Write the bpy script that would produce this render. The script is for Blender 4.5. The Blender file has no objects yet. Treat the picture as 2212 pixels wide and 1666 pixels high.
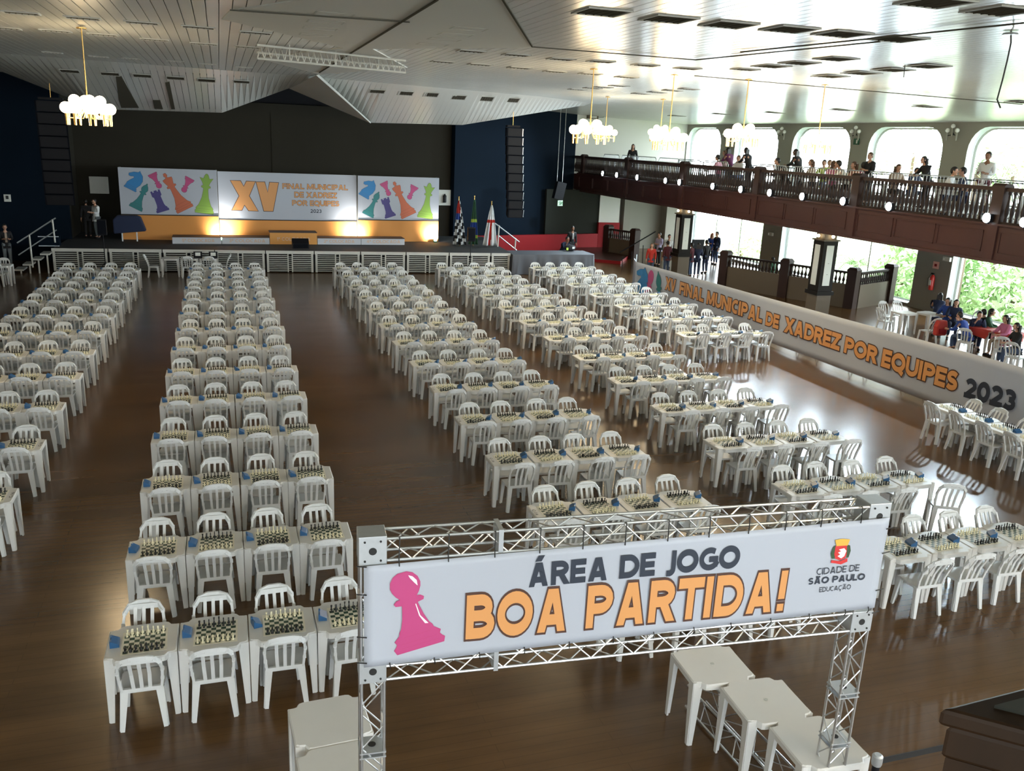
import bpy, bmesh, math, random
import numpy as np
from mathutils import Vector, Matrix
random.seed(7)
PI = math.pi
S = bpy.context.scene
COL = S.collection
# ------------------------------------------------------------------ camera
FPX, HCAM = 1889.59, 5.908
RW = np.array([[0.951, -0.044, 0.306], [-0.306, -0.268, 0.913], [0.042, -0.962, -0.268]])
u_, s_, v_ = np.linalg.svd(RW); RW = u_ @ v_          # rows: world X, Y, Z in camera axes (x right, y down, z forward)
cam = bpy.data.cameras.new('camera'); cam_o = bpy.data.objects.new('camera', cam); COL.objects.link(cam_o)
cam.sensor_width = 36; cam.lens = FPX / 2212 * 36; cam.clip_end = 300; cam.clip_start = 0.05
M3 = Matrix([[RW[i][0], -RW[i][1], -RW[i][2]] for i in range(3)])
cam_o.matrix_world = Matrix.Translation((0, 0, HCAM)) @ M3.to_4x4()
S.camera = cam_o
# ------------------------------------------------------------------ world, exposure
w = bpy.data.worlds.new('sky'); S.world = w; w.use_nodes = True
wb = w.node_tree.nodes['Background']; wb.inputs[0].default_value = (0.86, 0.95, 1.0, 1); wb.inputs[1].default_value = 8.0
S.view_settings.view_transform = 'Standard'; S.view_settings.look = 'None'
S.view_settings.gamma = 1; S.view_settings.use_curve_mapping = False; S.view_settings.exposure = 0.78
S.cycles.use_denoising = True; S.cycles.max_bounces = 8; S.cycles.diffuse_bounces = 4; S.cycles.glossy_bounces = 3
S.cycles.transmission_bounces = 4; S.cycles.transparent_max_bounces = 6; S.cycles.caustics_reflective = False
S.cycles.sample_clamp_indirect = 6.0

def portal(name, loc, rot, sx, sy):
    l = bpy.data.lights.new(name, 'AREA'); l.shape = 'RECTANGLE'; l.size = sx; l.size_y = sy; l.cycles.is_portal = True
    o = bpy.data.objects.new(name, l); o.location = loc; o.rotation_euler = rot; COL.objects.link(o)
def lamp(name, kind, loc, power, color, size=.2, rot=None, spot=None, parent=None):
    l = bpy.data.lights.new(name, kind); l.energy = power; l.color = color
    if kind == 'AREA': l.size = size
    else: l.shadow_soft_size = size
    if spot: l.spot_size, l.spot_blend = spot
    o = bpy.data.objects.new(name, l); o.location = loc; COL.objects.link(o)
    if rot is not None: o.rotation_euler = rot
    if parent: o.parent = parent
    return o
def aim(o, target):
    d = Vector(target) - Vector(o.location); o.rotation_euler = d.to_track_quat('-Z', 'Y').to_euler()

# ------------------------------------------------------------------ pixel -> world point on a known plane (floor plan survey)
def ray(u, v): return RW @ np.array([u - 1106., v - 833., FPX])
def PZ(u, v, z=0.):
    d = ray(u, v); return Vector(np.array([0, 0, HCAM]) + d * (z - HCAM) / d[2])
def PY(u, v, y):
    d = ray(u, v); return Vector(np.array([0, 0, HCAM]) + d * y / d[1])
def PX(u, v, x):
    d = ray(u, v); return Vector(np.array([0, 0, HCAM]) + d * x / d[0])
def PW(u, v, A, B):                                     # on the vertical plane through floor points A, B -> (distance along, height)
    d = ray(u, v); A = np.array(A, float); B = np.array(B, float); e = B - A; n = np.array([-e[1], e[0]])
    t = (A @ n) / (d[:2] @ n); p = d * t
    return float((p[:2] - A) @ e / np.linalg.norm(e)), float(p[2] + HCAM)

# ------------------------------------------------------------------ materials
def mat(name, col, rough=.5, metal=0., spec=.5, emit=None, es=0., bump=0., bscale=20., var=0., vscale=3., trans=0., alpha=1., coat=0., sss=0., stretch=None):
    m = bpy.data.materials.new(name); m.use_nodes = True; nt = m.node_tree; b = nt.nodes['Principled BSDF']
    b.inputs['Base Color'].default_value = (*col, 1); b.inputs['Roughness'].default_value = rough
    b.inputs['Metallic'].default_value = metal; b.inputs['Specular IOR Level'].default_value = spec
    if emit: b.inputs['Emission Color'].default_value = (*emit, 1); b.inputs['Emission Strength'].default_value = es
    if trans: b.inputs['Transmission Weight'].default_value = trans
    if coat: b.inputs['Coat Weight'].default_value = coat
    if var or bump:
        tc = nt.nodes.new('ShaderNodeTexCoord'); mp = nt.nodes.new('ShaderNodeMapping'); nt.links.new(tc.outputs['Object'], mp.inputs[0])
        if stretch: mp.inputs['Scale'].default_value = stretch
    if var:
        n = nt.nodes.new('ShaderNodeTexNoise'); n.inputs['Scale'].default_value = vscale; n.inputs['Detail'].default_value = 4
        nt.links.new(mp.outputs[0], n.inputs['Vector'])
        mx = nt.nodes.new('ShaderNodeMix'); mx.data_type = 'RGBA'
        mx.inputs[6].default_value = (*[c * (1 - var) for c in col], 1); mx.inputs[7].default_value = (*[min(1, c * (1 + var)) for c in col], 1)
        nt.links.new(n.outputs['Fac'], mx.inputs[0]); nt.links.new(mx.outputs[2], b.inputs['Base Color'])
    if bump:
        n2 = nt.nodes.new('ShaderNodeTexNoise'); n2.inputs['Scale'].default_value = bscale; nt.links.new(mp.outputs[0], n2.inputs['Vector'])
        bp = nt.nodes.new('ShaderNodeBump'); bp.inputs['Strength'].default_value = bump; bp.inputs['Distance'].default_value = .01
        nt.links.new(n2.outputs['Fac'], bp.inputs['Height']); nt.links.new(bp.outputs[0], b.inputs['Normal'])
    return m
M = {}
M['plastic'] = mat('white_plastic', (.62, .615, .59), .42, spec=.45, var=.05, vscale=2)
M['plastic_chair'] = mat('white_chair_plastic', (.60, .61, .60), .38, spec=.45)
M['mat_cream'] = mat('board_cream', (.75, .72, .60), .55)
M['mat_green'] = mat('board_green', (.012, .05, .028), .5)
M['black'] = mat('black_piece', (.012, .012, .012), .35)
M['ivory'] = mat('ivory_piece', (.80, .74, .52), .45)
M['blue'] = mat('blue_plastic', (.022, .10, .24), .35)
M['screen'] = mat('lcd', (.25, .33, .30), .2)
M['marker'] = mat('marker_ink', (.02, .02, .03), .6)
M['alu'] = mat('aluminium', (.56, .57, .58), .32, metal=.85, var=.1, vscale=9)
M['galv'] = mat('galvanised_plate', (.50, .53, .55), .4, metal=.6, var=.12, vscale=14)
M['dark'] = mat('dark_hole', (.01, .01, .01), .7)
M['vinyl'] = mat('banner_vinyl', (.40, .43, .49), .45, spec=.4)
M['navy_ink'] = mat('navy_ink', (.020, .028, .045), .5)
M['orange_ink'] = mat('orange_ink', (.62, .29, .10), .5)
M['outline_ink'] = mat('outline_ink', (.07, .03, .02), .5)
for n, c in dict(pink=(.46, .055, .19), pinkdark=(.45, .05, .17), ink_blue=(.012, .19, .46), teal=(.012, .17, .18), violet=(.045, .035, .18), coral=(.50, .12, .055), lime=(.20, .36, .05), white=(.8, .8, .82), red=(.55, .03, .03), leaf=(.03, .07, .03), gold=(.75, .40, .06)).items():
    M['i_' + n] = mat('ink_' + n, c, .5)
M['floorwood'] = None
def wood_floor():
    m = bpy.data.materials.new('polished_wood_floor'); m.use_nodes = True; nt = m.node_tree; b = nt.nodes['Principled BSDF']
    tc = nt.nodes.new('ShaderNodeTexCoord'); mp = nt.nodes.new('ShaderNodeMapping'); nt.links.new(tc.outputs['Object'], mp.inputs[0])
    mp.inputs['Scale'].default_value = (.25, 1.8, 1)
    n = nt.nodes.new('ShaderNodeTexNoise'); n.inputs['Scale'].default_value = 1.2; n.inputs['Detail'].default_value = 7; n.inputs['Roughness'].default_value = .6
    nt.links.new(mp.outputs[0], n.inputs['Vector'])
    r = nt.nodes.new('ShaderNodeValToRGB'); r.color_ramp.elements[0].position = .3; r.color_ramp.elements[1].position = .75
    r.color_ramp.elements[0].color = (.070, .034, .012, 1); r.color_ramp.elements[1].color = (.135, .070, .026, 1)
    nt.links.new(n.outputs['Fac'], r.inputs[0])
    br = nt.nodes.new('ShaderNodeTexBrick'); br.inputs['Scale'].default_value = 1; br.inputs['Mortar Size'].default_value = .004
    br.inputs['Brick Width'].default_value = 2.4; br.inputs['Row Height'].default_value = .12
    br.inputs['Color1'].default_value = (1, 1, 1, 1); br.inputs['Color2'].default_value = (.97, .97, .97, 1); br.inputs['Mortar'].default_value = (.75, .75, .75, 1)
    nt.links.new(tc.outputs['Object'], br.inputs['Vector'])
    mx = nt.nodes.new('ShaderNodeMix'); mx.data_type = 'RGBA'; mx.blend_type = 'MULTIPLY'; mx.inputs[0].default_value = 1
    nt.links.new(r.outputs[0], mx.inputs[6]); nt.links.new(br.outputs['Color'], mx.inputs[7]); nt.links.new(mx.outputs[2], b.inputs['Base Color'])
    n3 = nt.nodes.new('ShaderNodeTexNoise'); n3.inputs['Scale'].default_value = .5; nt.links.new(tc.outputs['Object'], n3.inputs['Vector'])
    mr = nt.nodes.new('ShaderNodeMapRange'); mr.inputs[3].default_value = .16; mr.inputs[4].default_value = .29
    nt.links.new(n3.outputs['Fac'], mr.inputs[0]); nt.links.new(mr.outputs[0], b.inputs['Roughness'])
    n4 = nt.nodes.new('ShaderNodeTexNoise'); n4.inputs['Scale'].default_value = 2.5; nt.links.new(tc.outputs['Object'], n4.inputs['Vector'])
    bp = nt.nodes.new('ShaderNodeBump'); bp.inputs['Strength'].default_value = .05; bp.inputs['Distance'].default_value = .02
    nt.links.new(n4.outputs['Fac'], bp.inputs['Height']); nt.links.new(bp.outputs[0], b.inputs['Normal'])
    return m
M['floorwood'] = wood_floor()
M['slat'] = mat('ceiling_slat', (.62, .63, .60), .24, spec=.8, var=.06, vscale=.6)
M['ceilplain'] = mat('ceiling_board', (.46, .47, .44), .45, spec=.2, var=.05, vscale=.4)
M['vent'] = mat('vent_grey', (.085, .08, .065), .8, spec=0.)
M['ventframe'] = mat('vent_frame', (.40, .40, .37), .7, spec=.05)
M['wall_dark'] = mat('stage_back_wall', (.030, .027, .020), .8, spec=.1, var=.15, vscale=.5)
M['wall_navy'] = mat('stage_side_wall', (.0035, .008, .015), .8, spec=.06, var=.2, vscale=.5)
M['void_black'] = mat('void_shade_black', (.003, .003, .005), .9)
M['wall_green'] = mat('dark_wall', (.022, .024, .020), .8, spec=.1)
M['wall_white'] = mat('white_wall', (.66, .67, .62), .7)
M['wall_taupe'] = mat('taupe_wall', (.25, .235, .20), .7, var=.1, vscale=.6)
M['wall_grey'] = mat('grey_wall', (.26, .25, .21), .7)
M['reveal'] = mat('window_reveal', (.55, .62, .62), .6)
M['redpaint'] = mat('red_paint', (.26, .010, .014), .6, spec=.2)
M['redcarpet'] = mat('red_carpet', (.42, .03, .02), .7, bump=.2, bscale=90)
M['stagefloor'] = mat('stage_carpet', (.022, .023, .024), .75, bump=.15, bscale=60)
M['mahogany'] = mat('mahogany_panel', (.050, .018, .014), .38, var=.18, vscale=1.5, stretch=(1, 1, .3))
M['darkwood'] = mat('dark_turned_wood', (.022, .013, .010), .55, spec=.2)
M['darkwood2'] = mat('dark_wood_post', (.034, .018, .014), .5, spec=.25, var=.15)
M['newel'] = mat('old_brown_wood', (.018, .008, .003), .55, spec=.2, var=.4, vscale=6, stretch=(4, 1, 1))
M['newel_top'] = mat('black_green_top', (.012, .014, .010), .4)
M['column_dark'] = mat('column_cladding', (.012, .010, .008), .6, spec=.15)
M['column_base'] = mat('column_base', (.11, .085, .055), .6)
M['paper'] = mat('white_poster', (.66, .70, .66), .6)
M['gold'] = mat('brass', (.65, .40, .13), .25, metal=.8)
M['globe'] = mat('lamp_globe', (1, .95, .85), .3, emit=(1, .80, .50), es=9)
M['globe_off'] = mat('unlit_glass_globe', (.75, .76, .72), .2)
M['flood'] = mat('floodlight_lens', (1, 1, 1), .3, emit=(.72, .90, 1), es=60)
M['case'] = mat('black_housing', (.007, .007, .009), .6, spec=.2)
M['speaker'] = mat('speaker_grille', (.003, .004, .007), .8, spec=.1)
M['silver'] = mat('silver_tube', (.55, .60, .64), .3, metal=.7)
M['steelwhite'] = mat('grey_painted_steel', (.50, .50, .46), .45, metal=.2)
M['drape'] = mat('grey_drape', (.060, .063, .075), .6, spec=.6)
M['orangeskirt'] = mat('orange_skirt', (.62, .26, .055), .6)
M['orangeskirt2'] = mat('orange_podium', (.62, .28, .06), .55)
M['podtop'] = mat('podium_top', (.05, .035, .03), .6)
M['podwhite'] = mat('podium_white', (.50, .52, .56), .5)
M['podletter'] = mat('podium_lettering', (.60, .40, .28), .6)
M['exit'] = mat('exit_sign', (.35, .6, .4), .5, emit=(.55, .9, .55), es=.35)
M['signgreen'] = mat('sign_green', (.02, .08, .04), .5)
M['ext_red'] = mat('extinguisher_red', (.45, .02, .015), .3)
M['skin'] = mat('skin', (.50, .28, .19), .5)
M['skin2'] = mat('skin_brown', (.25, .12, .07), .5)
M['hair'] = mat('dark_hair', (.012, .009, .007), .5)
M['hair_red'] = mat('red_hair', (.45, .10, .02), .5)
M['hair_brown'] = mat('brown_hair', (.09, .045, .02), .5)
for n, c in dict(white=(.65, .67, .68), black=(.010, .010, .012), navy=(.012, .020, .055), blue=(.02, .06, .28), lavender=(.45, .42, .60), maroon=(.085, .015, .022), red=(.45, .03, .02), jeans=(.05, .08, .15), greyjeans=(.17, .20, .22), pink=(.55, .18, .32), purple=(.13, .03, .10), lime=(.45, .60, .10), beige=(.35, .28, .22), green=(.03, .10, .05), peach=(.45, .22, .15)).items():
    M['c_' + n] = mat('cloth_' + n, c, .85)
M['leafA'] = mat('leaves_green', (.22, .36, .14), .7, var=.3, vscale=2)
M['leafB'] = mat('leaves_light', (.42, .56, .30), .7, var=.3, vscale=2)
M['trunk'] = mat('bark', (.12, .08, .05), .9)
M['lawn'] = mat('outside_ground', (.30, .33, .20), .9)
M['rubber'] = mat('black_rubber', (.01, .01, .01), .6)
M['ac'] = mat('off_white_unit', (.55, .55, .5), .5)

# ------------------------------------------------------------------ mesh helpers
class MB:
    def __init__(s): s.v = []; s.f = []; s.m = []; s.mi = 0
    def add(s, vs, fs):
        b = len(s.v); s.v += [tuple(p) for p in vs]; s.f += [tuple(b + i for i in f) for f in fs]; s.m += [s.mi] * len(fs); return s
    def box(s, c, d, rz=0., rx=0., ry=0.):
        x, y, z = d[0] / 2, d[1] / 2, d[2] / 2
        vs = [Vector((a, b, e)) for a in (-x, x) for b in (-y, y) for e in (-z, z)]
        if rz or rx or ry:
            R = Matrix.Rotation(rz, 3, 'Z') @ Matrix.Rotation(ry, 3, 'Y') @ Matrix.Rotation(rx, 3, 'X'); vs = [R @ p for p in vs]
        return s.add([p + Vector(c) for p in vs], [(0, 1, 3, 2), (4, 6, 7, 5), (0, 4, 5, 1), (2, 3, 7, 6), (0, 2, 6, 4), (1, 5, 7, 3)])
    def box2(s, a, b):
        return s.box([(a[i] + b[i]) / 2 for i in range(3)], [abs(b[i] - a[i]) for i in range(3)])
    def bar(s, p, q, w, h=None, up=(0, 0, 1), w2=None, h2=None):   # tapered rectangular bar p -> q
        h = h or w; w2 = w2 or w; h2 = h2 or (h if w2 == w else w2)
        p = Vector(p); q = Vector(q); d = (q - p).normalized(); u = Vector(up)
        if abs(d.dot(u)) > .95: u = Vector((0, 1, 0))
        a = d.cross(u).normalized(); b = a.cross(d)
        vs = [p + a * i * w / 2 + b * j * h / 2 for i, j in ((-1, -1), (1, -1), (1, 1), (-1, 1))] + [q + a * i * w2 / 2 + b * j * h2 / 2 for i, j in ((-1, -1), (1, -1), (1, 1), (-1, 1))]
        return s.add(vs, [(3, 2, 1, 0), (4, 5, 6, 7), (0, 1, 5, 4), (1, 2, 6, 5), (2, 3, 7, 6), (3, 0, 4, 7)])
    def tube(s, pts, r, n=6, cap=True):
        pts = [Vector(p) for p in pts]; rs = r if isinstance(r, (list, tuple)) else [r] * len(pts); rings = []
        for i, p in enumerate(pts):
            d = (pts[min(i + 1, len(pts) - 1)] - pts[max(i - 1, 0)]).normalized(); u = Vector((0, 0, 1)) if abs(d.z) < .9 else Vector((1, 0, 0))
            a = d.cross(u).normalized(); b = a.cross(d)
            rings.append([p + (a * math.cos(2 * PI * k / n) + b * math.sin(2 * PI * k / n)) * rs[i] for k in range(n)])
        vs = [q for rg in rings for q in rg]
        fs = [(i * n + k, i * n + (k + 1) % n, (i + 1) * n + (k + 1) % n, (i + 1) * n + k) for i in range(len(pts) - 1) for k in range(n)]
        if cap: fs += [tuple(range(n))[::-1], tuple((len(pts) - 1) * n + k for k in range(n))]
        return s.add(vs, fs)
    def lathe(s, prof, c=(0, 0, 0), n=10, rot=0.):       # prof [(r, z)] bottom to top
        vs = []; fs = []
        for r, z in prof:
            for k in range(n):
                a = 2 * PI * k / n + rot; vs.append((c[0] + r * math.cos(a), c[1] + r * math.sin(a), c[2] + z))
        for i in range(len(prof) - 1):
            for k in range(n): fs.append((i * n + k, i * n + (k + 1) % n, (i + 1) * n + (k + 1) % n, (i + 1) * n + k))
        fs += [tuple(range(n))[::-1], tuple((len(prof) - 1) * n + k for k in range(n))]
        return s.add(vs, fs)
    def ball(s, c, r, n=10, m=6):
        rr = r if isinstance(r, (tuple, list)) else (r, r, r)
        vs = [(c[0], c[1], c[2] - rr[2])]; fs = []
        for i in range(1, m):
            t = PI * i / m
            for k in range(n): a = 2 * PI * k / n; vs.append((c[0] + rr[0] * math.sin(t) * math.cos(a), c[1] + rr[1] * math.sin(t) * math.sin(a), c[2] - rr[2] * math.cos(t)))
        vs.append((c[0], c[1], c[2] + rr[2])); L = len(vs) - 1
        for k in range(n): fs.append((0, 1 + (k + 1) % n, 1 + k)); fs.append((L, L - n + k, L - n + (k + 1) % n))
        for i in range(m - 2):
            for k in range(n): a = 1 + i * n; fs.append((a + k, a + (k + 1) % n, a + n + (k + 1) % n, a + n + k))
        return s.add(vs, fs)
    def prism(s, poly, z0, z1, fn=None):                 # poly [(x, y)] ccw, extruded along z, fn maps (x, y, z) to 3D
        fn = fn or (lambda x, y, z: (x, y, z)); n = len(poly)
        vs = [fn(x, y, z0) for x, y in poly] + [fn(x, y, z1) for x, y in poly]
        return s.add(vs, [tuple(range(n))[::-1], tuple(range(n, 2 * n))] + [(i, (i + 1) % n, n + (i + 1) % n, n + i) for i in range(n)])
    def mesh(s, name, mats, smooth=False):
        me = bpy.data.meshes.new(name); me.from_pydata(s.v, [], s.f)
        for m in (mats if isinstance(mats, (list, tuple)) else [mats]): me.materials.append(m)
        if any(s.m): me.polygons.foreach_set('material_index', s.m)
        if smooth:
            me.polygons.foreach_set('use_smooth', [True] * len(me.polygons))
            try: me.set_sharp_from_angle(angle=math.radians(40))
            except Exception: pass
        me.update(); return me
    def obj(s, name, mats, parent=None, smooth=False, loc=None, bevel=0):
        o = bpy.data.objects.new(name, s.mesh(name, mats, smooth)); COL.objects.link(o)
        if parent: o.parent = parent
        if loc is not None: o.location = loc
        if bevel:
            b = o.modifiers.new('b', 'BEVEL'); b.width = bevel; b.segments = 2; b.limit_method = 'ANGLE'
        return o
def tag(o, label=None, cat=None, group=None, kind=None):
    if label: o['label'] = label
    if cat: o['category'] = cat
    if group: o['group'] = group
    if kind: o['kind'] = kind
    return o
def thing(name, label, cat, loc=(0, 0, 0), rz=0., group=None):
    o = bpy.data.objects.new(name, None); COL.objects.link(o); o.location = loc; o.rotation_euler = (0, 0, rz); o.empty_display_size = .1
    return tag(o, label, cat, group)
def inst(name, me, parent=None, loc=None, rot=None, scale=None):
    o = bpy.data.objects.new(name, me); COL.objects.link(o)
    if parent: o.parent = parent
    if loc is not None: o.location = loc
    if rot is not None: o.rotation_euler = rot
    if scale is not None: o.scale = scale
    return o
def struct(o): o['kind'] = 'structure'; return o
def copy_tree(o, parent=None):
    c = o.copy(); COL.objects.link(c)
    if parent: c.parent = parent
    for ch in o.children: copy_tree(ch, c)
    return c
ORD = ['first', 'second', 'third', 'fourth', 'fifth', 'sixth', 'seventh', 'eighth', 'ninth', 'tenth', 'eleventh', 'twelfth', 'thirteenth', 'fourteenth', 'fifteenth', 'sixteenth']

# text as flat mesh fitted to a box; returns mesh in local x (right) / y (up)
def text_mesh(txt, w, h, mats, off=0., depth=0., shear=0., raw=False):
    cu = bpy.data.curves.new('t', 'FONT'); cu.body = txt; cu.offset = off; cu.extrude = depth; cu.shear = shear; cu.resolution_u = 3
    o = bpy.data.objects.new('t', cu); COL.objects.link(o); bpy.context.view_layer.update()
    me = bpy.data.meshes.new_from_object(o.evaluated_get(bpy.context.evaluated_depsgraph_get()))
    bpy.data.objects.remove(o); bpy.data.curves.remove(cu)
    n = len(me.vertices); co = np.empty(n * 3); me.vertices.foreach_get('co', co); co = co.reshape(-1, 3)
    return me, co
# ------------------------------------------------------------------ heavy sans lettering drawn with strokes
def arc(cx, cy, rx, ry, a0, a1, n=10): return [(cx + rx * math.cos(math.radians(a0 + (a1 - a0) * i / n)), cy + ry * math.sin(math.radians(a0 + (a1 - a0) * i / n))) for i in range(n + 1)]
# ('d', x0, y0, x1, y1) bar with level ends in outer coordinates; ('s', points, cap0, cap1) stroke on inset coordinates; ('o', points) closed stroke
GL_ = {
 'A': (.98, [('d', .12, 0, .46, 1), ('d', .88, 0, .54, 1), ('s', [(.22, .22), (.78, .22)], 0, 0)]),
 'B': (.74, [('d', 0, 0, 0, 1), ('s', [(0, 1), (.5, 1)] + arc(.5, .765, .38, .235, 90, -90) + [(0, .53)], 0, 0), ('s', [(0, .53), (.5, .53)] + arc(.5, .265, .5, .265, 90, -90) + [(0, 0)], 0, 0)]),
 'C': (.78, [('s', arc(.62, .5, .62, .5, 62, 298, 18), .2, .2)]),
 'D': (.86, [('d', 0, 0, 0, 1), ('s', [(0, 1), (.42, 1)] + arc(.42, .5, .58, .5, 90, -90, 14) + [(0, 0)], 0, 0)]),
 'E': (.58, [('d', 0, 0, 0, 1), ('s', [(0, 1), (1, 1)], 0, 1), ('s', [(0, .5), (.92, .5)], 0, 1), ('s', [(0, 0), (1, 0)], 0, 1)]),
 'F': (.56, [('d', 0, 0, 0, 1), ('s', [(0, 1), (1, 1)], 0, 1), ('s', [(0, .48), (.92, .48)], 0, 1)]),
 'G': (.86, [('s', arc(.58, .5, .58, .5, 60, 340, 20) + [(1.1, .45)][:0], .2, 0), ('s', [(1, .03), (1, .48), (.62, .48)], 0, .5)]),
 'I': (.001, [('d', 0, 0, 0, 1)]),
 'J': (.34, [('s', [(1, 1), (1, .18)] + arc(.3, .12, .7, .25, 0, -80, 6) + [(-.1, -.12)], 1, 0)]),
 'L': (.55, [('d', 0, 0, 0, 1), ('s', [(0, 0), (1, 0)], 0, 1)]),
 'M': (1.12, [('d', .0, 0, .06, 1), ('d', .06, 1, .5, 0.05), ('d', .94, 1, .5, .05), ('d', 1, 0, .94, 1)]),
 'N': (.88, [('d', 0, 0, 0, 1), ('d', 0, 1, 1, 0), ('d', 1, 0, 1, 1)]),
 'O': (1.0, [('o', arc(.5, .5, .5, .5, 0, 360, 28)[:-1])]),
 'Q': (1.0, [('o', arc(.5, .5, .5, .5, 0, 360, 28)[:-1]), ('s', [(.55, .05), (.95, -.22)], 0, .4)]),
 'P': (.70, [('d', 0, 0, 0, 1), ('s', [(0, 1), (.5, 1)] + arc(.5, .72, .5, .28, 90, -90) + [(0, .44)], 0, 0)]),
 'R': (.74, [('d', 0, 0, 0, 1), ('s', [(0, 1), (.48, 1)] + arc(.48, .74, .46, .26, 90, -90) + [(0, .48)], 0, 0), ('d', .52, .48, 1.0, 0)]),
 'S': (.62, [('s', arc(.54, .75, .50, .25, 40, 180, 7) + arc(.5, .5, .46, .0, 180, 180, 1)[:0] + arc(.54, .75, .5, .25, 180, 250, 5)[1:] + arc(.46, .25, .54, .25, 70, -140, 12), .2, .2)]),
 'T': (.74, [('d', .5, 0, .5, 1), ('s', [(0, 1), (1, 1)], 1, 1)]),
 'U': (.82, [('s', [(0, 1), (0, .38)] + arc(.5, .38, .5, .38, 180, 360, 14) + [(1, 1)], 1, 1)]),
 'V': (.92, [('d', .08, 1, .46, 0), ('d', .92, 1, .54, 0)]),
 'X': (.86, [('d', .0, 0, 1, 1), ('d', 0, 1, 1, 0)]),
 'Z': (.72, [('s', [(0, 1), (1, 1)], 1, 1), ('d', .0, .05, 1, .95), ('s', [(0, 0), (1, 0)], 1, 1)]),
 '0': (.68, [('o', arc(.5, .5, .5, .5, 0, 360, 24)[:-1])]),
 '1': (.3, [('d', .9, 0, .9, 1), ('s', [(.9, .95), (.0, .75)], 0, .3)]),
 '2': (.62, [('s', arc(.46, .70, .50, .30, 150, -35, 10) + [(.0, .0)], .2, 0), ('s', [(0, 0), (1, 0)], 1, 1)]),
 '3': (.60, [('s', arc(.42, .76, .50, .24, 140, -90, 10), .2, 0), ('s', arc(.42, .26, .54, .26, 90, -140, 12), 0, .2)]),
 '4': (.72, [('d', .72, 0, .72, 1), ('s', [(.6, .97), (0, .28), (1, .28)], 0, 1)]),
 '5': (.6, [('s', [(.95, 1), (.1, 1), (.06, .56), (.4, .58)] + arc(.44, .29, .5, .29, 80, -140, 10), 1, .2)]),
 '!': (.12, [('d', .5, .30, .6, 1), ('d', .5, 0, .5, .18)]),
 'º': (.22, [('o', [(x, .82 + y * .2) for x, y in arc(.5, .0, .5, .8, 0, 360, 10)[:-1]])]),
 ' ': (.22, []), '-': (.3, [('s', [(0, .4), (1, .4)], 0, 0)]),
}
ACC = {'Á': ('A', [('d', .46, 1.08, .62, 1.30)]), 'Ã': ('A', [('s', [(.15, 1.2), (.35, 1.28), (.62, 1.19), (.85, 1.27)], 0, 0)]), 'Ç': ('C', [('s', [(.55, -.1), (.68, -.24), (.42, -.34)], 0, 0)])}
def stroke_quads(pts, t, closed=False, c0=0., c1=0.):
    pts = [Vector(p) for p in pts]; pts = [p for i, p in enumerate(pts) if i == 0 or (p - pts[i - 1]).length > 1e-4]; n = len(pts)
    if not closed:
        if c0: pts[0] = pts[0] - (pts[1] - pts[0]).normalized() * c0
        if c1: pts[-1] = pts[-1] + (pts[-1] - pts[-2]).normalized() * c1
    L, R = [], []
    for i in range(n):
        if closed: a, b = pts[i] - pts[i - 1], pts[(i + 1) % n] - pts[i]
        else: a = pts[i] - pts[max(i - 1, 0)]; b = pts[min(i + 1, n - 1)] - pts[i]; a = a if i else b; b = b if i < n - 1 else a
        a, b = a.normalized(), b.normalized(); na, nb = Vector((-a.y, a.x)), Vector((-b.y, b.x)); m = (na + nb)
        m = m.normalized() if m.length > .2 else na; k = min(1.6, 1 / max(.3, m.dot(na)))
        L.append(pts[i] + m * t / 2 * k); R.append(pts[i] - m * t / 2 * k)
    return L, R
V_LAY = []
def stroke_text(txt, thick, o):
    """flat stroke lettering, cap height 1; thick = stem, o = extra outline; returns verts (x, y), faces, width"""
    V = []; F = []; x = 0.; V_LAY.clear()
    for ch in txt:
        acc = []
        if ch in ACC: ch, acc = ACC[ch]
        w, st = GL_[ch]; t = thick; inner_w = w
        X = lambda u: x + t / 2 + u * inner_w; Yi = lambda v: t / 2 * .9 + v * (1 - t * .9)
        for sk, s in enumerate(st + acc):
            tt = t + 2 * o
            if s[0] == 'd':
                x0, y0, x1, y1 = X(s[1]), s[2], X(s[3]), s[4]; dx, dy = x1 - x0, y1 - y0; L = math.hypot(dx, dy); hx = tt / 2 * L / max(1e-6, abs(dy)); hx = min(hx, tt * 1.1)
                ex, ey = dx / abs(dy) * o, (o if dy > 0 else -o); x0 -= ex; y0 -= ey; x1 += ex; y1 += ey
                b = len(V); V += [(x0 - hx, y0), (x0 + hx, y0), (x1 + hx, y1), (x1 - hx, y1)]; F.append((b, b + 1, b + 2, b + 3) if dy > 0 else (b + 3, b + 2, b + 1, b)); V_LAY.extend([sk] * 4)
            else:
                closed = s[0] == 'o'; pts = [(X(u), Yi(v)) for u, v in s[1]]; th = tt if closed else t * .92 + 2 * o
                c0, c1 = (0, 0) if closed else ((s[2] * t / 2 + o), (s[3] * t / 2 + o))
                L, R = stroke_quads(pts, th, closed, c0, c1); b = len(V)
                n = len(L); V += [tuple(p) for p in L] + [tuple(p) for p in R]
                V_LAY.extend([sk] * (2 * n))
                for i in range(n if closed else n - 1): j = (i + 1) % n; F.append((b + i, b + n + i, b + n + j, b + j))
        x += inner_w + t + .085 + (.06 if ch == 'I' else 0)
    return V, F, x - .085
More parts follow.
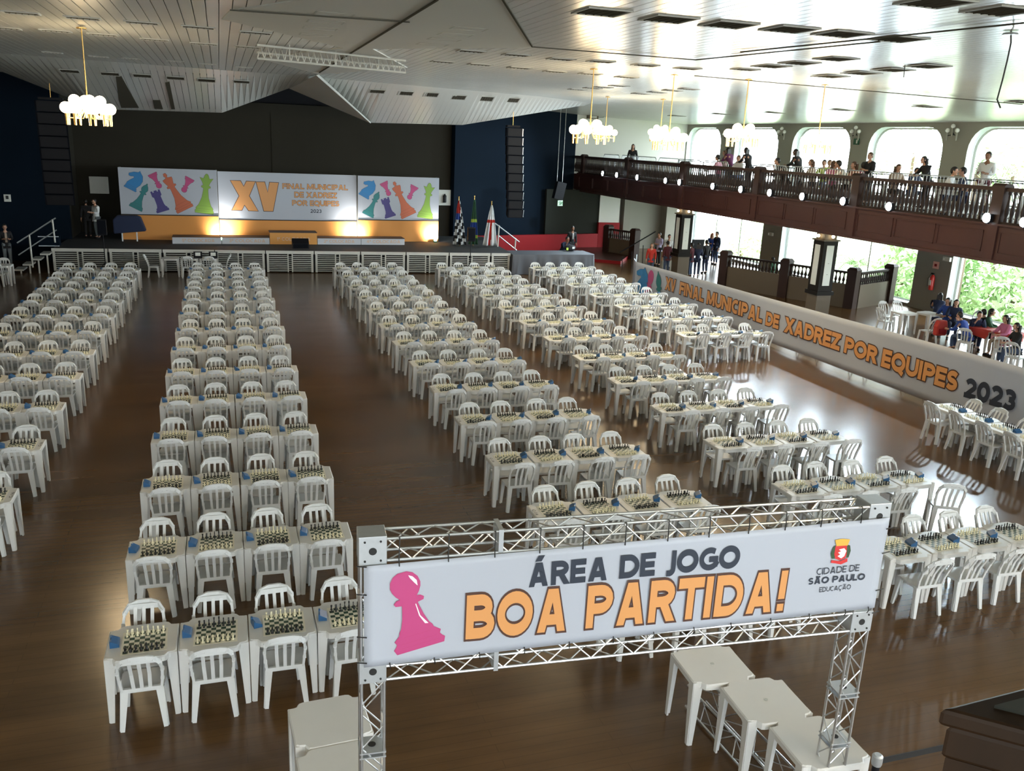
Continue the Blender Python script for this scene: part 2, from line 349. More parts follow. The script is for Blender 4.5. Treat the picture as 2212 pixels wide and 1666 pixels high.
def lettering(name, txt, w, h, layers, parent, M4, gap=.0022, thick=.21, hcap=1.0):
    """layers [(outline, material)] back to front; letters fitted to w x h, lower left corner at the origin of M4"""
    _, _, W0 = stroke_text(txt, thick, 0)
    for i, (o, m) in enumerate(layers):
        V, F, _ = stroke_text(txt, thick, o); ZZ = {}
        for k_, f_ in enumerate(F):
            for q_ in f_: ZZ[q_] = V_LAY[q_]
        me = bpy.data.meshes.new(name); me.from_pydata([(x / W0 * w, y * h, i * gap + ZZ.get(j_, 0) * .00018) for j_, (x, y) in enumerate(V)], [], F); me.materials.append(m); me.update()
        ob = inst(name, me, parent); ob.matrix_local = M4
def frame4(A, B, z, out=.004):                            # local x along A->B, local y up, local z towards the camera side
    A = Vector((A[0], A[1], 0)); B = Vector((B[0], B[1], 0)); x = (B - A).normalized(); zz = Vector((x.y, -x.x, 0)); up = Vector((0, 0, 1))
    m = Matrix((( x.x, up.x, zz.x, A.x + zz.x * out), (x.y, up.y, zz.y, A.y + zz.y * out), (0, 1, zz.z, z), (0, 0, 0, 1)))
    return m
# ================================================================== SHELL
fl = MB().box2((-16, -7, -.3), (27.6, 50, 0)).obj('floor', M['floorwood']); struct(fl)
struct(MB().box2((27.7, -40, -3.9), (120, 110, -3.6)).box2((-60, -40, -3.9), (27.7, 110, -3.6)).obj('outside_ground', M['lawn']))
o = MB().box2((-12.3, -7, 0), (-12, 50, 8.4)).obj('wall_left', M['wall_grey']); struct(o)
# wall behind the camera: a row of tall window openings between piers
mb = MB()
mb.box2((-12, -7.3, 0), (27.6, -7, 1.6)); mb.box2((-12, -7.3, 7.0), (27.6, -7, 8.4))
for k in range(9): mb.box2((-12 + k * 4.8, -7.3, .9), (-9.7 + k * 4.8, -7, 7.0))
struct(mb.obj('wall_rear', M['wall_grey']))
for k in range(8): portal('sky_portal', (-8.45 + k * 4.8, -7.4, 4.3), (PI / 2, 0, PI), 2.5, 5.4)
# stage end walls
struct(MB().box2((-16, 43, 0), (-6.4, 43.3, 9)).obj('wall_stage_left', M['wall_navy']))
mb = MB(); mb.box2((-6.7, 43.3, 0), (-6.4, 46, 9)); mb.box2((-6.4, 46, 0), (11.6, 46.3, 7.2))
mb.box2((2.43, 45.97, 2.2), (2.45, 46, 6.7)); struct(mb.obj('wall_back', M['wall_dark']))
struct(MB().box2((-7, 46.3, 5.5), (11.6, 46.6, 10)).box2((-12, 46.6, 7.93), (15.6, 38.6, 7.99)).obj('trim_stage_void', M['void_black']))  # black colour stands in for the darkness of the void above the stage
# right angled black wall from the stage corner to the end of the balcony
def vwall(name, A, B, z0, z1, th, m, parent=None):
    A = Vector((*A, 0)); B = Vector((*B, 0)); d = (B - A).normalized(); n = Vector((d.y, -d.x, 0)); mb = MB()
    mb.add([A + Vector((0, 0, z0)), B + Vector((0, 0, z0)), B - n * th + Vector((0, 0, z0)), A - n * th + Vector((0, 0, z0)), A + Vector((0, 0, z1)), B + Vector((0, 0, z1)), B - n * th + Vector((0, 0, z1)), A - n * th + Vector((0, 0, z1))],
           [(0, 3, 2, 1), (4, 5, 6, 7), (0, 1, 5, 4), (1, 2, 6, 5), (2, 3, 7, 6), (3, 0, 4, 7)])
    return mb.obj(name, m, parent)
struct(vwall('wall_stage_right', (11.6, 45.6), (19.75, 49.2), .0, 9, .3, M['wall_navy']))
struct(vwall('wall_under_balcony', (17.6, 47.8), (21.3, 48.2), 0, 3.4, .2, M['wall_green']))
struct(vwall('trim_red_wall_base', (12.6, 45.8), (20.9, 47.75), 0, .92, .25, M['redpaint']))
struct(MB().box2((19.5, 49.3, 3.2), (27.2, 49.6, 8)).obj('wall_balcony_end', M['wall_white']))
struct(MB().box2((19.5, 49.22, 4.3), (27, 49.3, 5.15)).obj('trim_balcony_dado', M['wall_grey']))
struct(MB().box2((21.0, 48.5, 0), (27.2, 48.8, 3.6)).obj('wall_lower_end', M['wall_taupe']))
# door bay with the red lower half
dr = MB().box2((21.05, 48.1, 1.55), (22.35, 48.3, 3.5)).obj('wall_white_niche', M['wall_white']); struct(dr)
d0 = MB().box2((21.0, 47.95, 0), (22.35, 48.35, 1.55)).obj('door_1', M['redpaint']); struct(d0)
MB().box2((21.35, 47.9, .1), (22.1, 47.95, 1.35)).obj('door_panel', M['redpaint'], d0)
MB().ball((22.0, 47.86, .75), .05).obj('door_handle', M['gold'], d0, True)
struct(MB().box2((22.6, 48.0, 0), (23.0, 48.5, 3.5)).box2((25.2, 47.6, 0), (25.6, 48.5, 3.5)).obj('trim_end_piers', M['wall_taupe']))
struct(MB().box2((23.0, 48.35, 0), (25.2, 48.5, 3.5)).obj('wall_grey_panel', M['wall_grey']))
# ------------------------------------------------------------------ window wall X = 27
XW = 27.0
def rrect(y0, y1, z0, z1, r, seg=6, rb=None):
    rb = r if rb is None else rb; pts = []
    for cy, cz, a0, rr in ((y1 - r, z1 - r, 0, r), (y0 + r, z1 - r, PI / 2, r), (y0 + rb, z0 + rb, PI, rb), (y1 - rb, z0 + rb, 1.5 * PI, rb)):
        for i in range(seg + 1): a = a0 + PI / 2 * i / seg; pts.append((cy + rr * math.cos(a), cz + rr * math.sin(a)))
    return pts
def bay(name, Y0, Y1, Z0, Z1, w, r, m, rb=.15, th=.55):
    """wall bay with a round-cornered opening w = (y0, y1, z0, z1)"""
    y0, y1, z0, z1 = w; inner = rrect(y0, y1, z0, z1, r, 6, rb); n = len(inner); cy, cz = (y0 + y1) / 2, (z0 + z1) / 2
    outer = []
    for i, (y, z) in enumerate(inner):
        k = i // 7; t = (i % 7) / 6
        C = [((Y1, z1 - r), (Y1, Z1), (y1 - r, Z1)), ((y0 + r, Z1), (Y0, Z1), (Y0, z1 - r)), ((Y0, z0 + rb), (Y0, Z0), (y0 + rb, Z0)), ((y1 - rb, Z0), (Y1, Z0), (Y1, z0 + rb))][k]
        a, b, c = C
        outer.append(tuple(a[j] + (b[j] - a[j]) * t * 2 for j in (0, 1)) if t < .5 else tuple(b[j] + (c[j] - b[j]) * (t * 2 - 1) for j in (0, 1)))
    mb = MB(); mb.add([(XW, y, z) for y, z in inner] + [(XW, y, z) for y, z in outer], [(i, (i + 1) % n, n + (i + 1) % n, n + i) for i in range(n)])
    mb.add([(XW + th, y, z) for y, z in inner] + [(XW + th, y, z) for y, z in outer], [(i, n + i, n + (i + 1) % n, (i + 1) % n) for i in range(n)])
    mb.mi = 1; mb.add([(XW, y, z) for y, z in inner] + [(XW + th, y, z) for y, z in inner], [(i, n + i, n + (i + 1) % n, (i + 1) % n) for i in range(n)])
    return struct(mb.obj(name, [m, M['reveal']]))
UW = [(45.3, 49.2), (39.75, 43.8), (34.2, 38.55), (28.7, 33.0), (23.2, 27.45), (17.6, 21.9)]
edges = [49.6] + [(UW[i][0] + UW[i + 1][1]) / 2 for i in range(5)] + [16.4]
def frame_window(n, y0, y1, z0, z1, r, mull=()):
    t = rrect(y0 + .02, y1 - .02, z0 + .02, z1 - .02, r, 6, .13); ti = rrect(y0 + .09, y1 - .09, z0 + .09, z1 - .09, r * .9, 6, .1); k = len(t); mb = MB()
    for xx, fl_ in ((XW + .30, 0), (XW + .36, 1)):
        mb.add([(xx, y, z) for y, z in t] + [(xx, y, z) for y, z in ti], [(i, (i + 1) % k, k + (i + 1) % k, k + i) for i in range(k)])
    o = struct(mb.obj('window_%d' % n, M['steelwhite']))
    for yy in mull: MB().box2((XW + .30, yy - .03, z0 + .05), (XW + .36, yy + .03, z1 - .05)).obj('mullion', M['steelwhite'], o)
    g = MB().add([(XW + .33, y, z) for y, z in ti], [tuple(range(k))]).obj('window_pane', M['glass'], o)
M['glass'] = bpy.data.materials.new('window_glass'); M['glass'].use_nodes = True
nt = M['glass'].node_tree; nt.nodes.clear(); go = nt.nodes.new('ShaderNodeOutputMaterial'); gt = nt.nodes.new('ShaderNodeBsdfTransparent'); gg = nt.nodes.new('ShaderNodeBsdfGlossy'); gm = nt.nodes.new('ShaderNodeMixShader')
gt.inputs[0].default_value = (.93, .96, .95, 1); gg.inputs['Roughness'].default_value = .03; gm.inputs[0].default_value = .05
nt.links.new(gt.outputs[0], gm.inputs[1]); nt.links.new(gg.outputs[0], gm.inputs[2]); nt.links.new(gm.outputs[0], go.inputs[0])
wn = 1
for i, (a, b) in enumerate(UW):
    bay('wall_right_upper', edges[i + 1], edges[i], 3.6, 7.6, (a, b, 4.35, 7.18), .9, M['wall_taupe'])
    frame_window(wn, a, b, 4.35, 7.18, .9, ()); wn += 1
    portal('sky_portal', (XW + .7, (a + b) / 2, 5.75), (PI / 2, 0, PI / 2), b - a, 2.9)
LW = [(40.2, 47.9), (29.1, 38.5), (18.2, 27.2)]
ed = [48.8, 39.35, 28.15, 16.4]
for i, (a, b) in enumerate(LW):
    bay('wall_right_lower', ed[i + 1], ed[i], 0, 3.6, (a, b, .12, 3.15), .8, M['wall_taupe'])
    frame_window(wn, a, b, .12, 3.15, .8, [(a * 2 + b) / 3, (a + 2 * b) / 3] if i != 2 else [23.6, 20.5]); wn += 1
    portal('sky_portal', (XW + .7, (a + b) / 2, 1.6), (PI / 2, 0, PI / 2), b - a, 3.1)
# the rest of the right wall towards the camera
for k in range(4):
    y1 = 16.4 - k * 5.8; y0 = max(y1 - 5.8, -7)
    bay('wall_right_upper', y0, y1, 3.6, 7.6, (y0 + .7, y1 - .7, 4.35, 7.18), .9, M['wall_taupe']); bay('wall_right_lower', y0, y1, 0, 3.6, (y0 + .7, y1 - .7, .12, 3.15), .8, M['wall_taupe'])
    portal('sky_portal', (XW + .7, (y0 + y1) / 2, 5.75), (PI / 2, 0, PI / 2), y1 - y0 - 1.4, 2.9); portal('sky_portal', (XW + .7, (y0 + y1) / 2, 1.6), (PI / 2, 0, PI / 2), y1 - y0 - 1.4, 3.1)
# ------------------------------------------------------------------ ceiling
ZC = 7.8
def zc(x): return ZC if x < 13 else ZC - .45 * (x - 13) / 14
CRE = [(-14, 30.0), (-6, 31.1), (3.2, 33.0), (15.5, 37.7)]
BOT = [(-8.0, 7.78), (-4.4, 6.45), (.16, 6.54), (2.81, 7.63), (6.1, 6.43), (10.1, 6.52), (15.6, 7.6)]
def interp(T, x):
    for (a, b), (c, d) in zip(T, T[1:]):
        if x <= c: return b + (d - b) * max(0, (x - a)) / (c - a)
    return T[-1][1]
mb = MB(); mb.box2((-12.3, -7.3, 8.02), (27.6, 49.8, 8.5)); ceil = struct(mb.obj('ceiling', M['ceilplain']))
def slat_mesh(x0, x1, ya, yb, za, zb, t=.03):
    # one ceiling board from ya to yb, heights za/zb functions of x
    mb = MB(); mb.add([(x0, ya, za(x0)), (x1, ya, za(x1)), (x1, yb, zb(x1)), (x0, yb, zb(x0)), (x0, ya, za(x0) + t), (x1, ya, za(x1) + t), (x1, yb, zb(x1) + t), (x0, yb, zb(x0) + t)],
        [(0, 3, 2, 1), (4, 5, 6, 7), (0, 1, 5, 4), (1, 2, 6, 5), (2, 3, 7, 6), (3, 0, 4, 7)])
    return mb
PT = .205
k = 0; x = -12.0
while x < 27:
    a, b = x, x + PT - .014; xm = x + PT / 2
    yend = interp(CRE, xm) if -8.0 < xm < 15.6 else (43.0 if xm < 0 else 49.3)
    slat_mesh(a, b, -6.9, yend, zc, zc).obj('slat', M['slat'], ceil); x += PT; k += 1
x = -8.0; PT2 = .22
while x < 15.6:
    a, b = x, x + PT2 - .014; xm = x + PT2 / 2; yc_ = interp(CRE, xm)
    slat_mesh(a, b, yc_, 38.5, zc, lambda q: interp(BOT, q)).obj('slat', M['slat'], ceil); x += PT2
# fascia hiding the edge of the sloping part and gable triangles up to the roof
mb = MB()
for (a, b), (c, d) in zip(BOT, BOT[1:]):
    mb.add([(a, 38.5, b), (c, 38.5, d), (c, 38.56, d), (a, 38.56, b), (a, 38.5, b + .12), (c, 38.5, d + .12), (c, 38.56, d + .12), (a, 38.56, b + .12)], [(0, 1, 2, 3), (4, 7, 6, 5), (0, 4, 5, 1), (2, 6, 7, 3)])
struct(mb.obj('trim_stage_edge', M['ceilplain']))
# plain boarded zone in the middle, sits just under the slats
poly = [(497, 24), (700, -8), (760, -40), (1060, -40), (1085, 0), (1150, 103), (805, 106), (880, 147), (690, 161), (556, 126), (742, 104), (480, 42)]
P3 = [PZ(u, v, ZC - .02) for u, v in poly]
mb = MB(); n = len(P3)
mb.add([(p.x, p.y, ZC - .02) for p in P3] + [(p.x, p.y, ZC) for p in P3], [tuple(range(n)), tuple(range(n, 2 * n))[::-1]] + [(i, n + i, n + (i + 1) % n, (i + 1) % n) for i in range(n)])
mb.obj('plain_panel', M['ceilplain'], ceil)
F = PZ(683, 162, ZC - .02)
mb = MB(); mb.add([(F.x, F.y, ZC - .03), (2.81, 38.45, 7.60), (6.1, 38.45, 6.40), (F.x + .1, F.y + .1, ZC), (2.83, 38.5, 7.66), (6.12, 38.5, 6.45)], [(0, 1, 2), (3, 5, 4), (0, 3, 4, 1), (1, 4, 5, 2), (2, 5, 3, 0)])
mb.obj('soffit_panel', M['ceilplain'], ceil)
# seam strips on the ceiling
for p, q in (((1150, 103), (1502, 131)), ((1502, 131), (1900, 92)), ((1085, 0), (1150, 103)), ((497, 24), (885, 50)), ((945, 2), (690, 158)), ((1500, 165), (2212, 205)), ((1600, 114), (2212, 52))):
    A, B = PZ(*p, ZC - .05), PZ(*q, ZC - .05); A.z, B.z = zc(A.x) - .035, zc(B.x) - .035
    MB().bar(A, B, .035, .02).obj('seam_strip', M['vent'], ceil)
def plane3(u, v, a, b, c):
    a, b, c = map(Vector, (a, b, c)); nn = (b - a).cross(c - a); d = Vector(ray(u, v)); t = nn.dot(a - Vector((0, 0, HCAM))) / nn.dot(d); return Vector((0, 0, HCAM)) + d * t, nn.normalized()
def vent_mesh(w, d, big):
    mb = MB(); mb.mi = 0
    f = .03
    for c, s in (((0, -d / 2 + f / 2, 0), (w, f, .02)), ((0, d / 2 - f / 2, 0), (w, f, .02)), ((-w / 2 + f / 2, 0, 0), (f, d, .02)), ((w / 2 - f / 2, 0, 0), (f, d, .02))): mb.box(c, s)
    a = mb.mesh('frame', M['ventframe'])
    mb = MB().box((0, 0, .008), (w - .05, d - .05, .008)); b = mb.mesh('back_plate', M['dark'] if big == 2 else M['vent'])
    mb = MB(); nl = 5
    for i in range(nl): mb.box((-w / 2 + .1 + (w - .2) * i / (nl - 1), 0, .0), (.014, d - .06, .012))
    return a, b, mb.mesh('louvre', M['vent'])
VM = {1: vent_mesh(.62, .34, 1), 2: vent_mesh(.70, .70, 1), 3: vent_mesh(.8, .5, 2), 4: vent_mesh(.60, .42, 1)}
def vents(lst, size, wh, group, plane=None, zz=None, sc=1):
    for i, (u, v) in enumerate(lst):
        if plane: p, nn = plane3(u, v, *plane); R = Vector((0, 0, 1)).rotation_difference(nn if nn.z > 0 else -nn).to_euler(); p = p - Vector((0, 0, .02))
        else:
            p = PZ(u, v, ZC)
            for _ in range(6): p = PZ(u, v, zc(p.x))
            R = None; p.z = zc(p.x) - .012
        t = thing('ceiling_vent', '%s, %s from left' % (wh, ORD[i]) if len(lst) > 1 else wh, 'vent', p, 0, group)
        if R: t.rotation_euler = R
        for me in VM[size]: inst(me.name.split('.')[0], me, t)
        t.scale = (sc, sc, sc)
vents([(45, 27), (178, 38), (306, 48), (428, 58), (552, 70)], 1, 'grey ceiling vent in the top left row', 'ceiling vents')
vents([(10, 60), (120, 66), (222, 74), (334, 85), (440, 94), (536, 101)], 1, 'grey ceiling vent in the second left row down', 'ceiling vents')
vents([(113, 113), (213, 122), (283, 126), (379, 132), (448, 138), (527, 145)], 1, 'thin ceiling vent by the fold above the stage, left side', 'ceiling vents', sc=.85)
vents([(722, 28), (703, 45), (691, 59), (682, 73)], 4, 'louvred vent in the centre left stack of four, nearest counted', 'ceiling vents', sc=1.05)
vents([(1013, 60), (983, 73), (960, 83), (934, 94)], 4, 'louvred vent in the centre right stack of four, nearest counted', 'ceiling vents', sc=1.05)
vents([(957, 133), (1037, 139), (1122, 146), (1199, 154), (1275, 159), (1353, 166)], 4, 'brown-grey ceiling vent in the lower middle row', 'ceiling vents')
vents([(1018, 110), (1115, 118), (1212, 127), (1298, 132), (1394, 140), (1485, 147), (1610, 149)], 4, 'brown-grey ceiling vent in the upper middle row', 'ceiling vents')
vents([(1247, 193), (1280, 190), (1303, 188), (1337, 185)], 4, 'thin far ceiling vent left of the middle chandelier rods', 'ceiling vents')
vents([(1384, 202), (1419, 199), (1452, 195), (1488, 192)], 4, 'thin far ceiling vent around the second chandelier rod', 'ceiling vents')
vents([(1300, 25), (1444, 40), (1574, 52), (1705, 62), (1819, 72), (1940, 83)], 2, 'large dark square vent in the near right row', 'large ceiling vents')
vents([(2020, 4), (2162, 22)], 2, 'largest square vent in the top right corner', 'large ceiling vents')
vents([(1666, 142), (1727, 135), (1806, 126)], 2, 'flat grey vent in the upper right group of three', 'ceiling vents', sc=.95)
vents([(1794, 164), (1861, 157), (1929, 150), (2004, 142)], 2, 'flat grey vent in the lower right group of four', 'ceiling vents', sc=.95)
vents([(1462, 250), (1556, 246), (1672, 243), (1819, 237), (2003, 230), (2209, 220)], 3, 'black vent above the balcony windows', 'balcony ceiling vents')
PLL = ((-6, 31.1, ZC), (3.2 - 6, 31.8, ZC), (-2.1, 38.5, 6.49)); PLR = ((6.1, 34.1, ZC), (12, 36.4, ZC), (8.1, 38.5, 6.47))
def slope_pt(u, v):
    # march the ray to the warped sloping boards
    d = Vector(ray(u, v)); o_ = Vector((0, 0, HCAM)); best = None
    for k in range(2000):
        y = 30 + k * .0045; p = o_ + d * (y / d.y); yc_ = interp(CRE, p.x)
        if y < yc_: continue
        t = (y - yc_) / (38.5 - yc_); z = zc(p.x) + (interp(BOT, p.x) - zc(p.x)) * t
        if p.z >= z: return p, math.atan2(interp(BOT, p.x) - zc(p.x), 38.5 - yc_)
    return None, 0
def slope_vents(lst, wh):
    for i, (u, v) in enumerate(lst):
        p, a = slope_pt(u, v)
        if p is None: continue
        t = thing('ceiling_vent', '%s, %s from left' % (wh, ORD[i]), 'vent', p - Vector((0, 0, .03)), 0, 'stage slope vents'); t.rotation_euler = (a, 0, 0)
        for me in VM[4]: inst(me.name.split('.')[0], me, t)
slope_vents([(150, 152), (237, 158), (307, 162), (379, 167), (446, 172), (521, 175)], 'vent in the sloping ceiling over the stage, left part')
slope_vents([(815, 196), (876, 200), (931, 203), (991, 209), (1051, 212), (1107, 215)], 'vent in the sloping ceiling over the stage, right part')
# darker grey repaired boards on the slope
for q in ([(250, 165), (262, 164), (300, 232), (262, 232), (256, 215)], [(357, 178), (366, 176), (378, 235), (370, 235)], [(330, 216), (346, 216), (352, 235), (334, 234)]):
    pts = [slope_pt(*c)[0] for c in q]
    if all(p is not None for p in pts):
        mb = MB(); n = len(pts); mb.add([p - Vector((0, 0, .022)) for p in pts] + [p - Vector((0, 0, .002)) for p in pts], [tuple(range(n)), tuple(range(n, 2 * n))[::-1]] + [(i, n + i, n + (i + 1) % n, (i + 1) % n) for i in range(n)])
        mb.obj('bare_patch', M['vent'], ceil)
# roof truss bar hanging under the ceiling in the middle
A, B = PZ(556, 126, ZC - .35), PZ(876, 157, ZC - .35)
t = thing('lighting_truss', 'long thin grey lighting truss hanging under the ceiling before the stage', 'truss', (A + B) / 2)
A0, B0 = A - (A + B) / 2, B - (A + B) / 2; nn = Vector((0, .3, 0))
for dz, dy in ((0, 0), (.28, 0), (.14, .25)): MB().tube([A0 + Vector((0, dy, dz)), B0 + Vector((0, dy, dz))], .025).obj('chord', M['steelwhite'], t)
mb = MB(); nb = 24
for i in range(nb):
    p = A0.lerp(B0, i / nb); q = A0.lerp(B0, (i + .5) / nb); r = A0.lerp(B0, (i + 1) / nb)
    mb.tube([p, q + Vector((0, 0, .28)), r], .011, 4)
mb.obj('lacing', M['steelwhite'], t)
for f_ in (.2, .5, .8):
    p = A0.lerp(B0, f_); MB().tube([p, p + Vector((0, 0, .38))], .008, 4).obj('hanger', M['steelwhite'], t)
# ================================================================== STAGE
SA, SB = Vector((-6.66, 39.75, 0)), Vector((12.6, 38.45, 0)); SD = (SB - SA).normalized(); SZ = .95
def st(s, d, z=0): # s metres along the stage front, d metres behind it
    n = Vector((-SD.y, SD.x, 0)); return SA + SD * s + n * d + Vector((0, 0, z))
SL = (SB - SA).length; SROT = math.atan2(SD.y, SD.x)
stage = thing('stage', 'long low stage with black carpet top and grey barred metal front', 'stage', SA, SROT)
mb = MB(); mb.add([(0, 0, SZ - .06), (SL, 0, SZ - .06), (SL + .1, 7.0, SZ - .06), (-.2, 6.1, SZ - .06), (0, 0, SZ), (SL, 0, SZ), (SL + .1, 7.0, SZ), (-.2, 6.1, SZ)], [(0, 3, 2, 1), (4, 5, 6, 7), (0, 1, 5, 4), (1, 2, 6, 5), (2, 3, 7, 6), (3, 0, 4, 7)])
mb.obj('deck', M['stagefloor'], stage)
MB().box2((0, .55, .0), (SL, .6, SZ - .1)).obj('backing', M['dark'], stage)
px_b = [112, 235, 351.6, 464.5, 574, 679, 779, 877, 970, 1060, 1103]
sb = [PW(u, 560, SA[:2], SB[:2])[0] for u in px_b]
for i in range(len(sb) - 1):
    a, b = sb[i], sb[i + 1]; mid = (a + b) / 2; full = i < 9
    MB().box2((a + .02, -.03, SZ - .13), (b - .02, .03, SZ + .005)).obj('edge_beam', M['steelwhite'], stage)
    for xx, ww in [(a + .09, .09), (b - .09, .09)] + ([(mid - .09, .05), (mid + .09, .05)] if full else []):
        MB().box2((xx - ww / 2, -.02, .03), (xx + ww / 2, .03, SZ - .13)).obj('post', M['steelwhite'], stage)
    segs = [(a + .14, mid - .12), (mid + .12, b - .14)] if full else [(a + .14, b - .14)]
    for x0, x1 in segs:
        for k in range(9): MB().box2((x0, -.012, .07 + k * .083), (x1, .018, .10 + k * .083)).obj('slat', M['steelwhite'], stage)
    if full:
        for k in range(8): MB().box2((mid - .1, -.012, .10 + k * .083), (mid + .1, .01, .12 + k * .083)).obj('slat', M['steelwhite'], stage)
# profile silhouettes, half outlines (x, y) from base centre up, height 1
PAWN = [(.30, 0), (.31, .07), (.27, .10), (.29, .13), (.22, .20), (.20, .24), (.17, .28), (.11, .42), (.085, .60), (.085, .67), (.17, .69), (.18, .73), (.11, .75), (.09, .77), (.155, .83), (.17, .89), (.14, .96), (.07, .995)]
PAWNP = [(.28, 0), (.30, .055), (.27, .085), (.25, .12), (.27, .16), (.20, .22), (.19, .26), (.16, .30), (.12, .42), (.09, .56), (.085, .60), (.16, .615), (.17, .64), (.14, .665), (.09, .675), (.13, .73), (.16, .79), (.17, .84), (.155, .91), (.11, .97), (.05, 1.0)]
BISH = [(.24, 0), (.25, .05), (.22, .07), (.24, .10), (.18, .16), (.16, .20), (.10, .34), (.065, .52), (.06, .60), (.12, .62), (.12, .65), (.07, .67), (.11, .74), (.12, .80), (.08, .89), (.03, .95), (.015, 1.0)]
ROOK = [(.27, 0), (.28, .08), (.23, .12), (.24, .16), (.18, .22), (.15, .34), (.14, .70), (.20, .76), (.20, 1.0), (.13, 1.0), (.13, .93), (.06, .93), (.06, 1.0)]
KING = [(.24, 0), (.25, .06), (.22, .08), (.24, .12), (.18, .18), (.16, .22), (.10, .36), (.07, .55), (.065, .62), (.13, .64), (.13, .67), (.08, .69), (.13, .82), (.13, .86), (.03, .88), (.02, .90), (.05, .94), (.03, 1.0)]
QUEEN = [(.24, 0), (.25, .06), (.22, .09), (.23, .13), (.17, .20), (.15, .24), (.09, .40), (.065, .58), (.065, .64), (.12, .66), (.12, .69), (.075, .71), (.10, .78), (.18, .90), (.08, .88), (.05, .96), (.02, 1.0)]
KNIGHT = [(-.25, 0), (.25, 0), (.27, .06), (.22, .09), (.24, .13), (.20, .17), (.30, .40), (.32, .62), (.24, .84), (.12, .95), (.06, 1.02), (.02, .93), (-.14, .86), (-.30, .70), (-.27, .60), (-.18, .60), (-.08, .66), (-.04, .60), (-.14, .44), (-.22, .28), (-.22, .17), (-.24, .13), (-.22, .09), (-.26, .06)]
def full(h): return [(x, y) for x, y in h] + [(-x, y) for x, y in h[::-1]]
def offset(poly, d):
    n = len(poly); out = []
    ar = sum(poly[i][0] * poly[(i + 1) % n][1] - poly[(i + 1) % n][0] * poly[i][1] for i in range(n))
    for i in range(n):
        a, b, c = Vector(poly[i - 1]), Vector(poly[i]), Vector(poly[(i + 1) % n]); e = (b - a); f = (c - b)
        e = e.normalized() if e.length > 1e-6 else Vector((1, 0)); f = f.normalized() if f.length > 1e-6 else e
        nn = Vector((e.y + f.y, -e.x - f.x)); nn = nn.normalized() if nn.length > 1e-4 else Vector((e.y, -e.x)); k = min(1.3, 1 / max(.5, nn.dot(Vector((e.y, -e.x)))))
        out.append(tuple(b + nn * d * k * (1 if ar > 0 else -1)))
    return out
def tri_poly(poly, z, m, name, parent, M4):
    from mathutils.geometry import tessellate_polygon
    ar = sum(poly[i - 1][0] * poly[i][1] - poly[i][0] * poly[i - 1][1] for i in range(len(poly)))
    if ar < 0: poly = poly[::-1]
    tr = tessellate_polygon([[Vector((x, y, 0)) for x, y in poly]])
    me = bpy.data.meshes.new(name); me.from_pydata([(x, y, z) for x, y in poly], [], [tuple(t_) for t_ in tr]); me.materials.append(m); o = inst(name, me, parent); o.matrix_local = M4; return o
def printed(shape, base, top, ink, dark, parent, M4, name, outl=.012, wk=1.0, flip=1, lines=True, hl=True):
    """silhouette print from base point to top point in banner coordinates"""
    b, t = Vector(base), Vector(top); h = (t - b).length; ax = (t - b) / h; px_ = Vector((ax.y, -ax.x))
    P = [(b + px_ * x * h * wk * flip + ax * y * h) for x, y in shape]; P = [tuple(p) for p in P]
    if outl: tri_poly(offset(P, outl), .0015, dark, name, parent, M4)
    tri_poly(P, .003, ink, name, parent, M4)
    if lines:
        mb = MB()
        for y, xw in ((.055, .24), (.11, .22), (.19, .17)):
            p, q = b + px_ * -xw * h * wk * .98 + ax * y * h, b + px_ * xw * h * wk * .98 + ax * y * h; n_ = ax * max(.004, outl * .6)
            mb.add([(*(p - n_ / 2), .0045), (*(q - n_ / 2), .0045), (*(q + n_ / 2), .0045), (*(p + n_ / 2), .0045)], [(0, 1, 2, 3)])
        o = mb.obj('print_line', dark, parent); o.matrix_local = M4
